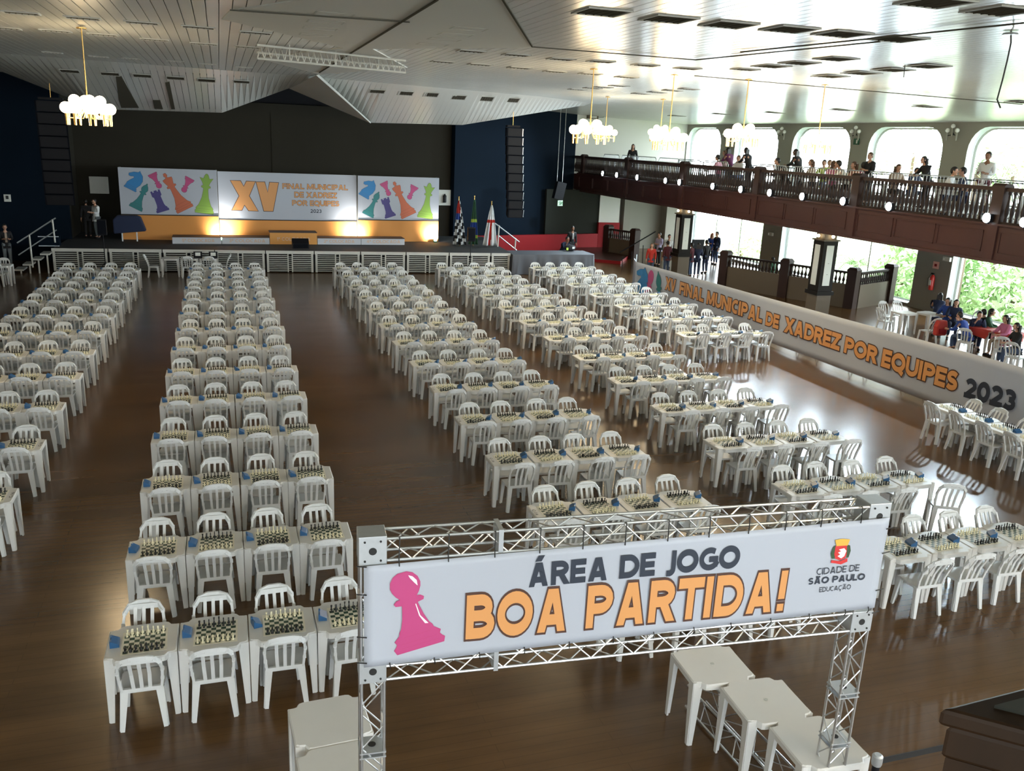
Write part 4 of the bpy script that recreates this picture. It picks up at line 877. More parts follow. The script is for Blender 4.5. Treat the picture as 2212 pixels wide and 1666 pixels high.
def ltext(s, pbl, pbr, ptl, layers):
    (a0, z0), (a1, z1), (a2, z2) = lq(*pbl), lq(*pbr), lq(*ptl); h = z2 - (z0 + (z1 - z0) * (a2 - a0) / (a1 - a0)); sl = math.atan2(z1 - z0, a1 - a0)
    lettering('lettering', s, math.hypot(a1 - a0, z1 - z0), h, layers, lb, Matrix.Translation((a0, -.025, z0)) @ Matrix.Rotation(-sl, 4, 'Y') @ Matrix.Rotation(PI / 2, 4, 'X'), .004, .25)
lo = [(.085, M['outline_ink']), (.02, M['orange_ink'])]
c1 = lambda x, y: (1340 + x / 6.144, 540 + y / 6.144); c2 = lambda x, y: (1300 + x / 2.4254, 540 + y / 2.4254)
ltext('XV', c1(605, 520), c1(735, 562), c1(625, 365), lo)
ltext('FINAL', c1(790, 580), c1(1110, 692), c1(808, 425), lo)
ltext('MUNICIPAL', c1(1150, 710), c1(1885, 970), c1(1175, 545), lo)
ltext('DE', c2(860, 392), c2(927, 414), c2(870, 325), lo)
ltext('XADREZ', c2(960, 428), c2(1247, 527), c2(962, 350), lo)
ltext('POR', c2(1272, 535), c2(1440, 597), c2(1285, 455), lo)
ltext('EQUIPES', c2(1467, 607), c2(1860, 742), c2(1485, 520), lo)
ltext('2023', c2(1900, 768), c2(2165, 848), c2(1920, 670), [(.02, M['navy_ink'])])
MLB = Matrix(((1, 0, 0, 0), (0, 0, -1, -.022), (0, 1, 0, 0), (0, 0, 0, 1)))
# the three printed pieces at the far end (cropped by the lower hem like on the sheet)
def clip_z(poly):
    out = []
    for i in range(len(poly)):
        a, b = poly[i - 1], poly[i]; za, zb2 = lbot(a[0]) + .01, lbot(b[0]) + .01
        if (a[1] >= za) != (b[1] >= zb2): t_ = (za - a[1]) / ((b[1] - a[1]) or 1e-6); out.append((a[0] + (b[0] - a[0]) * t_, za))
        if b[1] >= zb2: out.append(b)
    return out
def lpiece(shape, base, top, ink, dark, nm, wk):
    b, t2 = Vector(base), Vector(top); h = (t2 - b).length; ax = (t2 - b) / h; p_ = Vector((ax.y, -ax.x))
    P = clip_z([tuple(b + p_ * x * h * wk + ax * y * h) for x, y in shape])
    if len(P) > 3: tri_poly(offset(P, .012), .002, dark, nm, lb, MLB); tri_poly(P, .006, ink, nm, lb, MLB)
kh, kb = lq(1392, 577), lq(1383, 622)
lpiece(KNIGHT, (kb[0] - .0, .02), (kh[0], kh[1]), M['i_ink_blue'], M['outline_ink'], 'printed_knight', 1.5)
a_, b_ = lq(1399, 640), lq(1410, 586); lpiece(full(PAWNP), (a_[0] - .25, -.5), b_, M['i_pink'], M['i_pinkdark'], 'printed_pawn', .8)
a_, b_ = lq(1428, 650), lq(1423, 587); lpiece(full(BISH), (a_[0] + .1, -.6), b_, M['i_teal'], M['outline_ink'], 'printed_bishop', .95)
# folding legs that carry the banner
for i, (u, v) in enumerate([(1517, 680), (1597, 712), (1640, 730), (1735, 756), (1776, 772), (1838, 800), (1870, 812), (1953, 843), (1990, 862)]):
    p = PZ(u, v, 0); p.x = 16.95
    t = thing('folding_trestle', 'black folding metal leg showing under the long banner, %s from the far end' % ORD[i], 'stand', (16.95, p.y, 0), 0, 'banner trestles')
    for s_ in (-1, 1):
        MB().tube([(0, s_ * .10, 0), (0, s_ * .0, .22), (0, -s_ * .12, .9)], .013, 5).obj('leg', M['rubber'], t)
    MB().tube([(0, -.12, .9), (0, .12, .9)], .013, 5).obj('top_bar', M['rubber'], t)
# ================================================================== CHAIR, TABLE, BOARD, CLOCK, PIECES
def chair_parts(light=False):
    P = {}
    # seat: shallow pan with rounded front
    n = 8; mb = MB(); out = []
    base = [(-.19, -.19), (.19, -.19), (.215, -.05), (.215, .12), (.17, .185), (-.17, .185), (-.215, .12), (-.215, -.05)]
    zt = [.435, .435, .44, .445, .43, .43, .445, .44]; vs = [(x, y, z) for (x, y), z in zip(base, zt)] + [(x * .97, y * .97, z - .035) for (x, y), z in zip(base, zt)] + [(0, 0, .42)]
    mb.add(vs, [(i, (i + 1) % n, 16) for i in range(n)] + [tuple(range(15, 7, -1))] + [(i, 8 + i, 8 + (i + 1) % n, (i + 1) % n) for i in range(n)]); P['seat'] = mb.mesh('seat', M['plastic_chair'], True)
    # backrest: arch + three bars, reclined
    mb = MB(); arch = []
    def bp(x, h): # h 0..1 up the back
        return (x, -.185 - .055 * h - .13 * h * h, .425 + .475 * h)
    path = [(-.185, 0), (-.20, .28), (-.208, .55), (-.195, .78), (-.14, .94), (-.06, .995), (.06, .995), (.14, .94), (.195, .78), (.208, .55), (.20, .28), (.185, 0)]
    for a, b in zip(path, path[1:]):
        ta = .030 if a[1] < .6 else .046; tb = .030 if b[1] < .6 else .046
        p, q = bp(*a), bp(*b); mb.bar(p, q, .026, ta, (0, -1, 0) if False else (0, 0, 1) if abs(a[0] - b[0]) > .05 else (0, 1, 0), .026, tb)
    for p in path[1:-1]: c = bp(*p); mb.box(c, (.036 if p[1] < .6 else .04, .024, .04))
    for x in (-.085, 0, .085):
        pts = [(x * .9, .0), (x, .45), (x * 1.02, .93)]
        for a, b in zip(pts, pts[1:]): mb.bar(bp(*a), bp(*b), .036, .012, (0, 1, 0))
    mb.bar(bp(-.17, .90), bp(.17, .90), .016, .062); mb.bar(bp(-.19, .03), bp(.19, .03), .03, .035)
    P['backrest'] = mb.mesh('backrest', M['plastic_chair'])
    legs = []
    for sx in (-1, 1):
        mb = MB().bar((sx * .165, -.175, .43), (sx * .205, -.235, 0), .075, .03, (0, 1, 0), .042, .03); mb.bar((sx * .195, -.165, .43), (sx * .225, -.215, 0), .02, .06, (0, 1, 0), .02, .03); legs.append(mb.mesh('leg', M['plastic_chair']))
        mb = MB().bar((sx * .175, .16, .43), (sx * .20, .195, 0), .07, .03, (0, 1, 0), .04, .03); mb.bar((sx * .20, .14, .43), (sx * .215, .18, 0), .02, .06, (0, 1, 0), .02, .03); legs.append(mb.mesh('leg', M['plastic_chair']))
    P['legs'] = legs
    return P
CP = chair_parts()
def make_chair(label, loc, rz, group='white chess chairs', name='plastic_chair', tone=None):
    t = thing(name, label, 'chair', loc, rz, group)
    inst('seat', CP['seat'], t); inst('backrest', CP['backrest'], t)
    for l in CP['legs']: inst('leg', l, t)
    return t
CODES = ['CX70', 'C306', 'CK76', 'C309', 'CX77', 'CX75', 'CX73', 'CA22']
code_me = []
for c in CODES:
    me, co = text_mesh(c, 1, 1, None, .02); mn, mx = co.min(0), co.max(0)
    co[:, 0] = ((co[:, 0] - mn[0]) / (mx[0] - mn[0]) - .5) * .085; co[:, 1] = ((co[:, 1] - mn[1]) / (mx[1] - mn[1]) - .5) * .024; co[:, 2] = 0
    me.vertices.foreach_set('co', co.ravel()); me.materials.clear(); me.materials.append(M['marker']); me.update(); code_me.append(me)
# square table
def table_parts():
    h = .345; a = .245; n_ = .03
    out = []
    def corner(cx, cy, rot):
        pts = [(h - n_, -.0), (h, -.05)]
        return pts
    # outline: middle of the +-y edges stands proud of the corner lobes
    q = [(a - .04, h), (a - .01, h - .008), (a + .005, h - .03), (a + .02, h - .058), (a + .05, h - .066), (h - .03, h - .068), (h - .004, h - .085), (h, h - .12)]
    o = q + [(x, -y) for x, y in q[::-1]] + [(-x, -y) for x, y in q] + [(-x, y) for x, y in q[::-1]]
    o = o[::-1]
    if sum(o[j - 1][0] * o[j][1] - o[j][0] * o[j - 1][1] for j in range(len(o))) < 0: o = o[::-1]
    n = len(o); mb = MB(); zt = .745
    inn = [(x * .965, y * .965) for x, y in o]
    vs = [(x, y, zt) for x, y in inn] + [(x, y, zt - .012) for x, y in o] + [(x, y, zt - .062) for x, y in o]
    mb.add(vs, [tuple(range(n))] + [(i, n + i, n + (i + 1) % n, (i + 1) % n) for i in range(n)] + [(n + i, 2 * n + i, 2 * n + (i + 1) % n, n + (i + 1) % n) for i in range(n)] + [tuple(range(3 * n - 1, 2 * n - 1, -1))])
    top = mb.mesh('tabletop', M['plastic'], False)
    legs = []
    for sx in (-1, 1):
        for sy in (-1, 1):
            mb = MB(); c = (sx * .335, sy * .27)
            # L-shaped tapering leg
            mb.bar((c[0] - sx * .045, c[1], .735), (c[0] - sx * .022, c[1] + sy * .0, 0), .10, .022, (0, 1, 0), .045, .02)
            mb.bar((c[0], c[1] - sy * .045, .735), (c[0], c[1] - sy * .022, 0), .022, .10, (0, 1, 0), .02, .045)
            mb.bar((c[0] - sx * .07, c[1] - sy * .0, .69), (c[0] - sx * .13, c[1], .683), .05, .02, (0, 0, 1), .02, .02)
            legs.append(mb.mesh('leg', M['plastic']))
    return top, legs
TT, TL_ = table_parts()
plug = MB().lathe([(.02, 0), (.02, .004)], (0, 0, 0), 10).mesh('umbrella_plug', M['ceilplain'])
def make_table(label, loc, rz=0., group='white square tables', plugged=False, name='plastic_table'):
    t = thing(name, label, 'table', loc, rz, group); inst('tabletop', TT, t)
    for l in TL_: inst('leg', l, t)
    if plugged: inst('umbrella_plug', plug, t, (0, 0, .745))
    return t
# chess board mat
mb = MB().box((0, 0, .001), (.44, .44, .002)); mb.mi = 1
for i in range(8):
    for j in range(8):
        if (i + j) % 2 == 0: x, y = -.175 + i * .05, -.175 + j * .05; mb.add([(x - .025, y - .025, .0026), (x + .025, y - .025, .0026), (x + .025, y + .025, .0026), (x - .025, y + .025, .0026)], [(0, 1, 2, 3)])
BOARD = mb.mesh('chess_board', [M['mat_cream'], M['mat_green']])
def scale_prof(p, h, r=1.): return [(x * h * r, y * h) for x, y in p]
PR = {'pawn': (PAWN, .048, .95), 'rook': (ROOK[:9], .055, .95), 'bishop': (BISH, .070, .85), 'queen': (QUEEN, .082, .80), 'king': (KING, .093, .78)}
def piece(kind, n, thin=1):
    mb = MB()
    if kind == 'knight':
        pts = [(x * .065, y * .062) for x, y in KNIGHT[9:] if y > .12][:-3] if False else [(x * .062, y * .062) for x, y in [(-.18, .16), (.2, .16), (.28, .42), (.28, .66), (.2, .86), (.06, 1.0), (-.12, .88), (-.3, .72), (-.26, .6), (-.06, .62), (-.16, .42)]]
        mb.prism(pts, -.008, .008, lambda x, y, z: (z, x, y)); mb.lathe([(.017, 0), (.017, .006), (.012, .012)], (0, 0, 0), n); return mb
    p, h, r = PR[kind]
    p = [q for i, q in enumerate(p) if not thin or i % 3 == 0 or i == len(p) - 1 or kind == 'rook' and i > 5]
    if kind == 'rook': p = [(.27, 0), (.27, .1), (.17, .2), (.14, .68), (.21, .78), (.21, 1.0)]
    if thin and kind == 'pawn': p = [(.30, 0), (.28, .12), (.11, .4), (.09, .66), (.17, .84), (.06, 1.0)]
    mb.lathe(scale_prof(p, h, r), (0, 0, 0), n); return mb
ROW1 = ['rook', 'knight', 'bishop', 'queen', 'king', 'bishop', 'knight', 'rook']
PM = {(k, c): piece(k, 8, 0).mesh('chess_' + k, M['black' if c == 'black' else 'ivory'], True) for k in set(ROW1 + ['pawn']) for c in ('black', 'white')}
LOD = {k: piece(k, 5, 1) for k in set(ROW1 + ['pawn'])}
LODa = {k: (np.array(m.v), m.f) for k, m in LOD.items()}
# clock: wedge body, screen, two buttons
mb = MB(); mb.prism([(-.045, 0), (.045, 0), (.045, .062), (.03, .07), (-.03, .04), (-.045, .03)], -.075, .075, lambda x, y, z: (-x, z, y)); CLB = mb.mesh('body', M['blue'])
mb = MB(); mb.add([(-.028, -.05, .066), (.024, -.05, .043), (.024, .05, .043), (-.028, .05, .066)], [(0, 1, 2, 3)]); CLS = mb.mesh('display', M['screen'])
mb = MB().box((-.036, -.05, .07), (.018, .04, .012)).box((-.036, .05, .07), (.018, .04, .012)); CLK = mb.mesh('button', M['blue'])
# ------------------------------------------------------------------ layout
BLK = {'A': (-5.80, range(2, 13), 'far left block'), 'B': (-1.33, range(0, 13), 'left aisle block'), 'C': (4.08, range(0, 13), 'middle block'), 'D': (8.29, range(0, 13), 'right middle block'), 'E': (12.40, range(6, 13), 'far right block')}
Y0, SP, TP = 8.45, 2.2, .70
cells = []                                                # (dist, block, row, col, x, y)
for b, (x0, rows, nm) in BLK.items():
    for r in rows:
        for c in range(4):
            x, y = x0 + c * TP + .35, Y0 + r * SP + .345
            cells.append((b, r, c, x, y))
def inview(x, y, z=.5, m=140):
    c = RW.T @ np.array([x, y, z - HCAM]); u, v = 1106 + FPX * c[0] / c[2], 833 + FPX * c[1] / c[2]; return -m < u < 2212 + m and v < 1666 + m
cells = [c for c in cells if inview(c[3], c[4])]
F_cells = [('F', k, 0, 14.88, 14.28 - k * .70) for k in range(5)]
cells.sort(key=lambda c: c[3] ** 2 + c[4] ** 2 if c[0] != 'Z' else 0)
NR = {'A': 0, 'B': 0, 'C': 0, 'D': 0, 'E': 0}
firstrow = {b: min(c[1] for c in cells if c[0] == b) for b in BLK}
POSN = ['leftmost', 'second', 'third', 'rightmost']
def rowname(b, r): return '%s row of %s' % (ORD[r - firstrow[b]], BLK[b][2])
pending_chairs = []; boards = []
for (b, r, c, x, y) in cells:
    rr = rowname(b, r); where = '%s table, %s' % (POSN[c], rr)
    x += random.uniform(-.008, .008); y += random.uniform(-.01, .01)
    make_table('white plastic table with chessboard, %s in %s' % (POSN[c], rr), (x, y, 0), random.uniform(-.006, .006), 'chess tables')
    left = b in 'AB'
    bx = x + (.02 if left else -.01); by = y - .02
    if c == 0: 
        pass
    bd = inst('chess_board', BOARD, None, (bx + .0, by, .7455), (0, 0, random.uniform(-.03, .03) + (.0 if left else .02)))
    tag(bd, 'green and cream chessboard on %s' % where, 'chessboard', 'chessboards')
    cl = thing('chess_clock', 'blue chess clock on %s' % where, 'clock', (x + (-.265 if left else .27), y + random.uniform(-.02, .05), .7455), (0 if left else PI) + random.uniform(-.25, .25) + (0 if left else -.35), 'blue chess clocks')
    inst('body', CLB, cl); inst('display', CLS, cl)
    if y < 20: inst('button', CLK, cl)
    boards.append((x * x + y * y, b, r, c, bx, by, bd.rotation_euler.z, where))
    dn = -.02 if b in 'AB' else -.10 if b in 'CE' else -.16
    dx = 0 if b in 'AB' else .06 if b in 'C' else .10
    for side in (0, 1):
        jx, jr = random.uniform(-.02, .02), random.uniform(-.05, .05)
        if side == 0: p = (x + dx + jx + (.0), y - .345 + .15 + dn + random.uniform(-.02, .02), 0); rz = jr - (0 if b in 'AB' else .05)
        else: p = (x + jx - (.02 if b in 'AB' else .0), y + .345 - .15 + random.uniform(0, .03), 0); rz = PI + jr
        if b == 'D' and r == 1 and c == 3 and side == 0: p = (x + .42, y - .45, 0); rz = -.5
        pending_chairs.append((x * x + y * y + 36 - (0 if side == 0 else -3), 'white chair at %s side of %s' % ('near' if side == 0 else 'far', where), p, rz, side))
for (b, k, _, x, y) in F_cells:
    where = '%s table in the row beside the long banner' % ORD[k]
    make_table('white chess table, %s from the far end, beside the long banner' % ORD[k], (x, y, 0), PI / 2, 'chess tables')
    bd = inst('chess_board', BOARD, None, (x, y, .7455), (0, 0, PI / 2 + .02)); tag(bd, 'chessboard on %s' % where, 'chessboard', 'chessboards')
    cl = thing('chess_clock', 'blue chess clock on %s' % where, 'clock', (x + .0, y - .28, .7455), -PI / 2, 'blue chess clocks'); inst('body', CLB, cl); inst('display', CLS, cl)
    boards.append((x * x + y * y, b, k, 0, x, y, PI / 2, where))
    pending_chairs.append((x * x + y * y, 'white chair on the aisle side of %s' % where, (x - .26, y + .03, 0), -PI / 2 + random.uniform(-.06, .06), 0))
    if k != 4: pending_chairs.append((x * x + y * y, 'white chair on the banner side of %s' % where, (x + .24, y - .02, 0), PI / 2 + random.uniform(-.06, .06), 0))
# extra small block at the far left edge and judges' tables by the stage
for i, y in enumerate((36.1, 33.9)):
    make_table('white table at the left edge of the photo, %s' % ('farther one' if i == 0 else 'nearer one'), (-7.85 - i * .15, y + .35, 0), 0, 'edge tables')
    pending_chairs.append((9e3, 'white chair behind the %s left-edge table' % ('farther' if i == 0 else 'nearer'), (-7.9 - i * .15, y + .65, 0), PI, 0))
    pending_chairs.append((9e3, 'white chair before the %s left-edge table' % ('farther' if i == 0 else 'nearer'), (-7.95 - i * .15, y + .12, 0), 0, 0))
pending_chairs.sort(key=lambda c: c[0])
OTHER_CHAIRS = 30
near, rest = pending_chairs[:300 - OTHER_CHAIRS], pending_chairs[300 - OTHER_CHAIRS:]
for i, (d, lab, p, rz, side) in enumerate(near):
    t = make_chair(lab, p, rz, 'white slatted chairs at the chess tables')
    if i < 90:
        o = inst('stencilled_number', code_me[(i * 5) % 8], t); o.matrix_local = Matrix.Translation((0, -.355, .868)) @ (Matrix.Rotation(PI, 4, 'Z') @ Matrix.Rotation(PI / 2 - .5, 4, 'X'))
def join_insts(name, parts, mats, xf):
    """parts: list of (verts array, faces, material index); xf: list of (matrix4, part list) -> one mesh"""
    V = []; Fs = []; MI = []; base = 0
    for mtx, ps in xf:
        A = np.array(mtx)
        for (v, f, mi) in ps:
            V.append(v @ A[:3, :3].T + A[:3, 3]); Fs += [tuple(base + i for i in q) for q in f]; MI += [mi] * len(f); base += len(v)
    me = bpy.data.meshes.new(name); me.from_pydata(np.concatenate(V).tolist(), [], Fs)
    for m in mats: me.materials.append(m)
    me.polygons.foreach_set('material_index', MI); me.update(); o = bpy.data.objects.new(name, me); COL.objects.link(o); return o
def grab(me): n = len(me.vertices); a = np.empty(n * 3); me.vertices.foreach_get('co', a); return a.reshape(-1, 3), [tuple(p.vertices) for p in me.polygons], 0
cparts = [grab(CP['seat']), grab(CP['backrest'])] + [grab(l) for l in CP['legs']]
if rest:
    o = join_insts('plastic_chairs', None, [M['plastic_chair']], [(Matrix.Translation(p) @ Matrix.Rotation(rz, 4, 'Z'), cparts) for _, _, p, rz, _ in rest])
    tag(o, 'white slatted plastic chairs of the farthest rows before the stage', 'chairs', None, 'stuff')
# pieces
boards.sort(); used = 0; xf = []
for bi, (d, b, r, c, bx, by, rz, where) in enumerate(boards):
    near_black = (c % 2 == 0)
    Bm = Matrix.Translation((bx, by, .7485)) @ Matrix.Rotation(rz, 4, 'Z')
    for side in (0, 1):
        colr = 'black' if (side == 0) == near_black else 'white'
        for rk in (0, 1):
            for k in range(8):
                kind = ROW1[k] if rk == 0 else 'pawn'
                yy = -.175 + rk * .05 if side == 0 else .175 - rk * .05
                Pm = Bm @ Matrix.Translation((-.175 + k * .05 + random.uniform(-.003, .003), yy + random.uniform(-.003, .003), 0)) @ Matrix.Rotation((0 if side == 0 else PI) + (random.uniform(-.3, .3) if kind == 'knight' else 0), 4, 'Z')
                if used < 288 and bi < 9:
                    o = inst('chess_' + kind, PM[kind, colr], None); o.matrix_world = Pm; used += 1
                    tag(o, '%s %s %s from left on %s' % (colr if colr == 'black' else 'cream', kind, ORD[k], where), 'chess piece', 'chess pieces')
                else:
                    v, f = LODa[kind]; xf.append((Pm, [(v, f, 0 if colr == 'black' else 1)]))
o = join_insts('chess_pieces', None, [M['black'], M['ivory']], xf); tag(o, 'black and cream chess pieces set up on all the farther boards', 'chess pieces', None, 'stuff')
# handwritten row marks on the end tables
mk, co = text_mesh('C-16', 1, 1, None, .01); mn, mx = co.min(0), co.max(0); co[:, 0] = ((co[:, 0] - mn[0]) / (mx[0] - mn[0]) - .5) * .20; co[:, 1] = ((co[:, 1] - mn[1]) / (mx[1] - mn[1]) - .5) * .045; co[:, 2] = 0
mk.vertices.foreach_set('co', co.ravel()); mk.materials.clear(); mk.materials.append(M['marker']); mk.update()
for (b, r, c, x, y) in cells:
    if r < 5 and ((b in 'CD' and c == 0) or (b == 'A' and c == 3)):
        s_ = -1 if c == 0 else 1
        o = inst('row_mark', mk, None, (x + s_ * .305, y, .7462), (0, 0, -PI / 2 if s_ < 0 else PI / 2)); tag(o, 'handwritten row mark on the end table, %s' % rowname(b, r), 'marking', 'row marks')
# judges' tables before the stage between the first two blocks
for i, x in enumerate((-2.12, -1.38, -.65)): make_table('white judges table before the stage, %s of three' % ['left', 'middle', 'right'][i], (x, 38.35, 0), 0, 'judges tables')
make_chair('white chair seen side-on at the left end of the judges tables', (-2.75, 38.2, 0), -PI / 2, 'judges chairs'); make_chair('white chair seen side-on at the right end of the judges tables', (-.12, 38.3, 0), PI / 2, 'judges chairs')
make_chair('white chair before the middle judges table', (-1.45, 37.95, 0), 0, 'judges chairs'); make_chair('white chair before the right judges table', (-.62, 37.95, 0), 0, 'judges chairs')
for i, x in enumerate((-1.05, -.45)):
    t = thing('laptop', '%s open laptop with a white sheet on the judges tables' % ('left' if i == 0 else 'right'), 'laptop', (x, 38.4, .745)); MB().box((0, -.05, .01), (.34, .24, .02)).obj('keyboard_base', M['case'], t); MB().box((0, .08, .13), (.34, .015, .24), rx=-.2).obj('lid', M['case'], t); MB().box((0, .065, .14), (.2, .01, .14), rx=-.2).obj('sheet', M['wall_white'], t)
# bare tables in the foreground
make_table('bare white table at lower left behind the gantry post, farther one', (.73, 7.0, 0), 0.05, 'bare tables'); make_table('bare white table at the bottom edge, left, nearer the camera', (.75, 6.31, 0), .05, 'bare tables')
for i, (cx, cy) in enumerate(((4.66, 6.93), (4.86, 6.25), (4.98, 5.58))):
    t = make_table('bare white table at lower right, %s of the stepped three' % ['farthest', 'middle', 'nearest'][i], (cx, cy, 0), -.06 + PI / 2 * 0, 'bare stepped tables', i < 2)
# spare truss section lying on the floor under them
t = thing('lying_truss', 'spare silver truss section lying on the floor under the bare tables', 'truss', (4.78, 6.1, .16), 1.62)
def box_truss2(p0, p1, nseg, parent): box_truss(p0, p1, nseg, parent, w=.26)
box_truss2((-1.2, 0, 0), (1.15, 0, 0), 8, t)
# belt barrier
t = thing('belt_stanchion', 'black retractable belt barrier post at the bottom right', 'barrier', (5.16, 5.06, 0)); MB().tube([(0, 0, .02), (0, 0, .93)], .032, 12).obj('post', M['case'], t, True); MB().lathe([(.04, .86), (.045, .88), (.045, .95), (.03, .965)], (0, 0, 0), 14).obj('head', M['galv'], t, True); MB().lathe([(.17, 0), (.17, .02), (.05, .04)], (0, 0, 0), 18).obj('base', M['case'], t)
MB().box2((.03, -.003, .86), (1.6, .003, .92)).obj('belt', M['rubber'], t); MB().box((.06, 0, .55), (.01, .05, .6), ry=-.25).obj('hanging_belt', M['rubber'], t)
# wooden newel by the camera
a = PZ(2030, 1530, 5.0); nw = thing('newel_post', 'dark brown wooden newel post with a black top, lower right corner', 'post', (a.x, a.y, 0))
da, db = Vector((1, .06)).normalized(), Vector((.74, -.67)).normalized()
def npoly(i, L=.62): o_ = da * i * .9 + db * i * .6; return [tuple(c) for c in (o_, o_ + db * L, o_ + db * L + da * L, o_ + da * L)]
MB().prism(npoly(0), 4.965, 5.0).prism(npoly(.012), 4.90, 4.965).obj('cap_moulding', M['newel'], nw, bevel=.008)
MB().prism(npoly(.07), 5.0, 5.006).obj('black_top', M['newel_top'], nw)
MB().prism(npoly(.02), 3.6, 4.90).obj('shaft', M['newel'], nw)
MB().prism(npoly(.004), 4.70, 4.76).obj('band', M['newel'], nw, bevel=.015)
# ================================================================== BALCONY
BX = 19.75; BZ = 4.25
yb0, yb1 = -7, 49.3
struct(MB().box2((BX + .05, yb0, BZ - .3), (27, yb1, BZ)).obj('floor_balcony', M['wall_grey']))
sof = struct(MB().box2((BX + .1, yb0, 3.36), (27, yb1, BZ - .3)).obj('ceiling_under_balcony', M['wall_taupe']))
k = 0
for y in np.arange(17.2, 39, .30): MB().box2((21.4, y, 3.33), (27, y + .24, 3.36)).obj('soffit_slat', M['wall_taupe'], sof)
for i, y in enumerate((34.6, 24.6, 19.6)): 
    t = thing('ceiling_unit', 'dark air unit under the balcony, %s from the far end' % ORD[i], 'vent', (25.2, y - (0, 0, 0)[i], 3.28)); MB().box((0, 0, 0), (.9, 2.2, .12)).obj('case', M['rubber'], t); MB().box((-.47, 0, .0), (.04, 2.3, .14)).obj('trim', M['ac'], t)
POSTS = [47.9, 42.0, 36.1, 30.15, 24.4, 18.7, 12.9]
fa = thing('balcony_parapet', 'reddish mahogany panelled balcony front running along the right side', 'balcony', (BX, 0, 0))
ys = [48.6] + POSTS[1:] + [7]
for i in range(len(ys) - 1):
    a, b = ys[i + 1], ys[i]
    MB().box2((0, a + .02, 3.38), (.06, b - .02 + (.6 if i == 0 else 0), 4.28)).obj('fascia_panel', M['mahogany'], fa)
    MB().box2((-.05, a - .16, 3.36), (0, a + .16, 4.29)).obj('pilaster', M['mahogany'], fa)
    n = 3
    for j in range(n):
        y0_, y1_ = a + .3 + (b - a - .45) * j / n, a + .2 + (b - a - .45) * (j + 1) / n
        mb = MB(); mb.box2((-.02, y0_, 3.55), (0, y1_, 3.58)); mb.box2((-.02, y0_, 4.10), (0, y1_, 4.13)); mb.box2((-.02, y0_, 3.55), (0, y0_ + .03, 4.13)); mb.box2((-.02, y1_ - .03, 3.55), (0, y1_, 4.13)); mb.obj('panel_moulding', M['mahogany'], fa)
MB().box2((-.06, 7, 3.30), (.1, 48.6, 3.38)).obj('bottom_rail', M['mahogany'], fa)
MB().box2((-.08, 7, 4.28), (.12, 48.6, 4.34)).obj('ledge', M['mahogany'], fa)
bal_me = MB().lathe([(.045, 0), (.045, .08), (.03, .11), (.055, .22), (.06, .30), (.035, .48), (.022, .60), (.03, .66), (.022, .70), (.045, .74), (.045, .80)], (0, 0, 0), 7).mesh('baluster', M['darkwood'], True)
fr = struct(MB().box2((BX - .0, 7, BZ + .06), (BX + .12, 48.6, BZ + .14)).obj('trim_balcony_base', M['darkwood']))
bnum = 0; zb = BZ + .14
for i in range(len(POSTS) - 1):
    b, a = POSTS[i], POSTS[i + 1]
    t = thing('balustrade', 'dark turned-wood balustrade bay %s on the balcony, counted from the stage' % ORD[i], 'balustrade', (BX + .06, a, zb), 0, 'balcony balustrade bays')
    L = b - a; MB().box2((-.07, .18, .80), (.07, L - .18, .90)).obj('top_rail', M['darkwood2'], t); MB().box2((-.05, .18, -.02), (.05, L - .18, .0)).obj('bottom_rail', M['darkwood'], t)
    n = int((L - .36) / .165)
    for j in range(n): inst('baluster', bal_me, t, (0, .18 + (L - .36) * (j + .5) / n, 0))
for i, y in enumerate(POSTS):
    t = thing('balcony_post', 'dark wooden balcony post, %s from the stage end' % ORD[i], 'post', (BX + .06, y, BZ + .06), 0, 'balcony posts'); MB().box2((-.13, -.18, 0), (.13, .18, .95)).obj('shaft', M['darkwood2'], t); MB().prism([(-.16, 0), (.16, 0), (.16, .06), (.08, .13), (-.08, .13), (-.16, .06)], -.21, .21, lambda x, y, z: (x, z, y + .95)).obj('cap', M['darkwood2'], t)
t = thing('balustrade', 'short far balustrade bay at the stage end of the balcony', 'balustrade', (BX + .06, 48.1, zb), 0, 'balcony balustrade bays'); MB().box2((-.05, 0, .8), (.05, 1.3, .9)).obj('top_rail', M['darkwood2'], t)
for j in range(8): inst('baluster', bal_me, t, (0, .15 * j + .1, 0))
# floodlights clamped on the ledge
FL = [(1300, 383), (1330, 388), (1374, 393), (1435, 400), (1465, 403), (1537, 410), (1597, 420), (1659, 428), (1729, 437), (1817, 446), (1916, 458), (2127, 482), (2208, 488)]
for i, (u, v) in enumerate(FL):
    p = PX(u, v, BX - .22); t = thing('floodlight', 'lit cool-white floodlight on the balcony ledge, %s from the stage' % ORD[i], 'floodlight', (BX - .22, p.y, 4.47), 0, 'balcony floodlights')
    MB().box((.08, 0, 0), (.10, .26, .22)).obj('housing', M['case'], t); o = MB().lathe([(.125, 0), (.125, .03)], (0, 0, 0), 16).obj('lens', M['flood'], t); o.matrix_local = Matrix.Translation((.02, 0, 0)) @ Matrix.Rotation(PI / 2, 4, 'Y'); MB().box((.1, 0, -.13), (.14, .05, .05)).obj('bracket', M['case'], t)
    l = lamp('floodlight_lamp', 'SPOT', (-.03, 0, 0), 420, (.74, .90, 1), .09, None, (2.5, .6), t); l.rotation_euler = (0, PI / 2 - .32, 0)
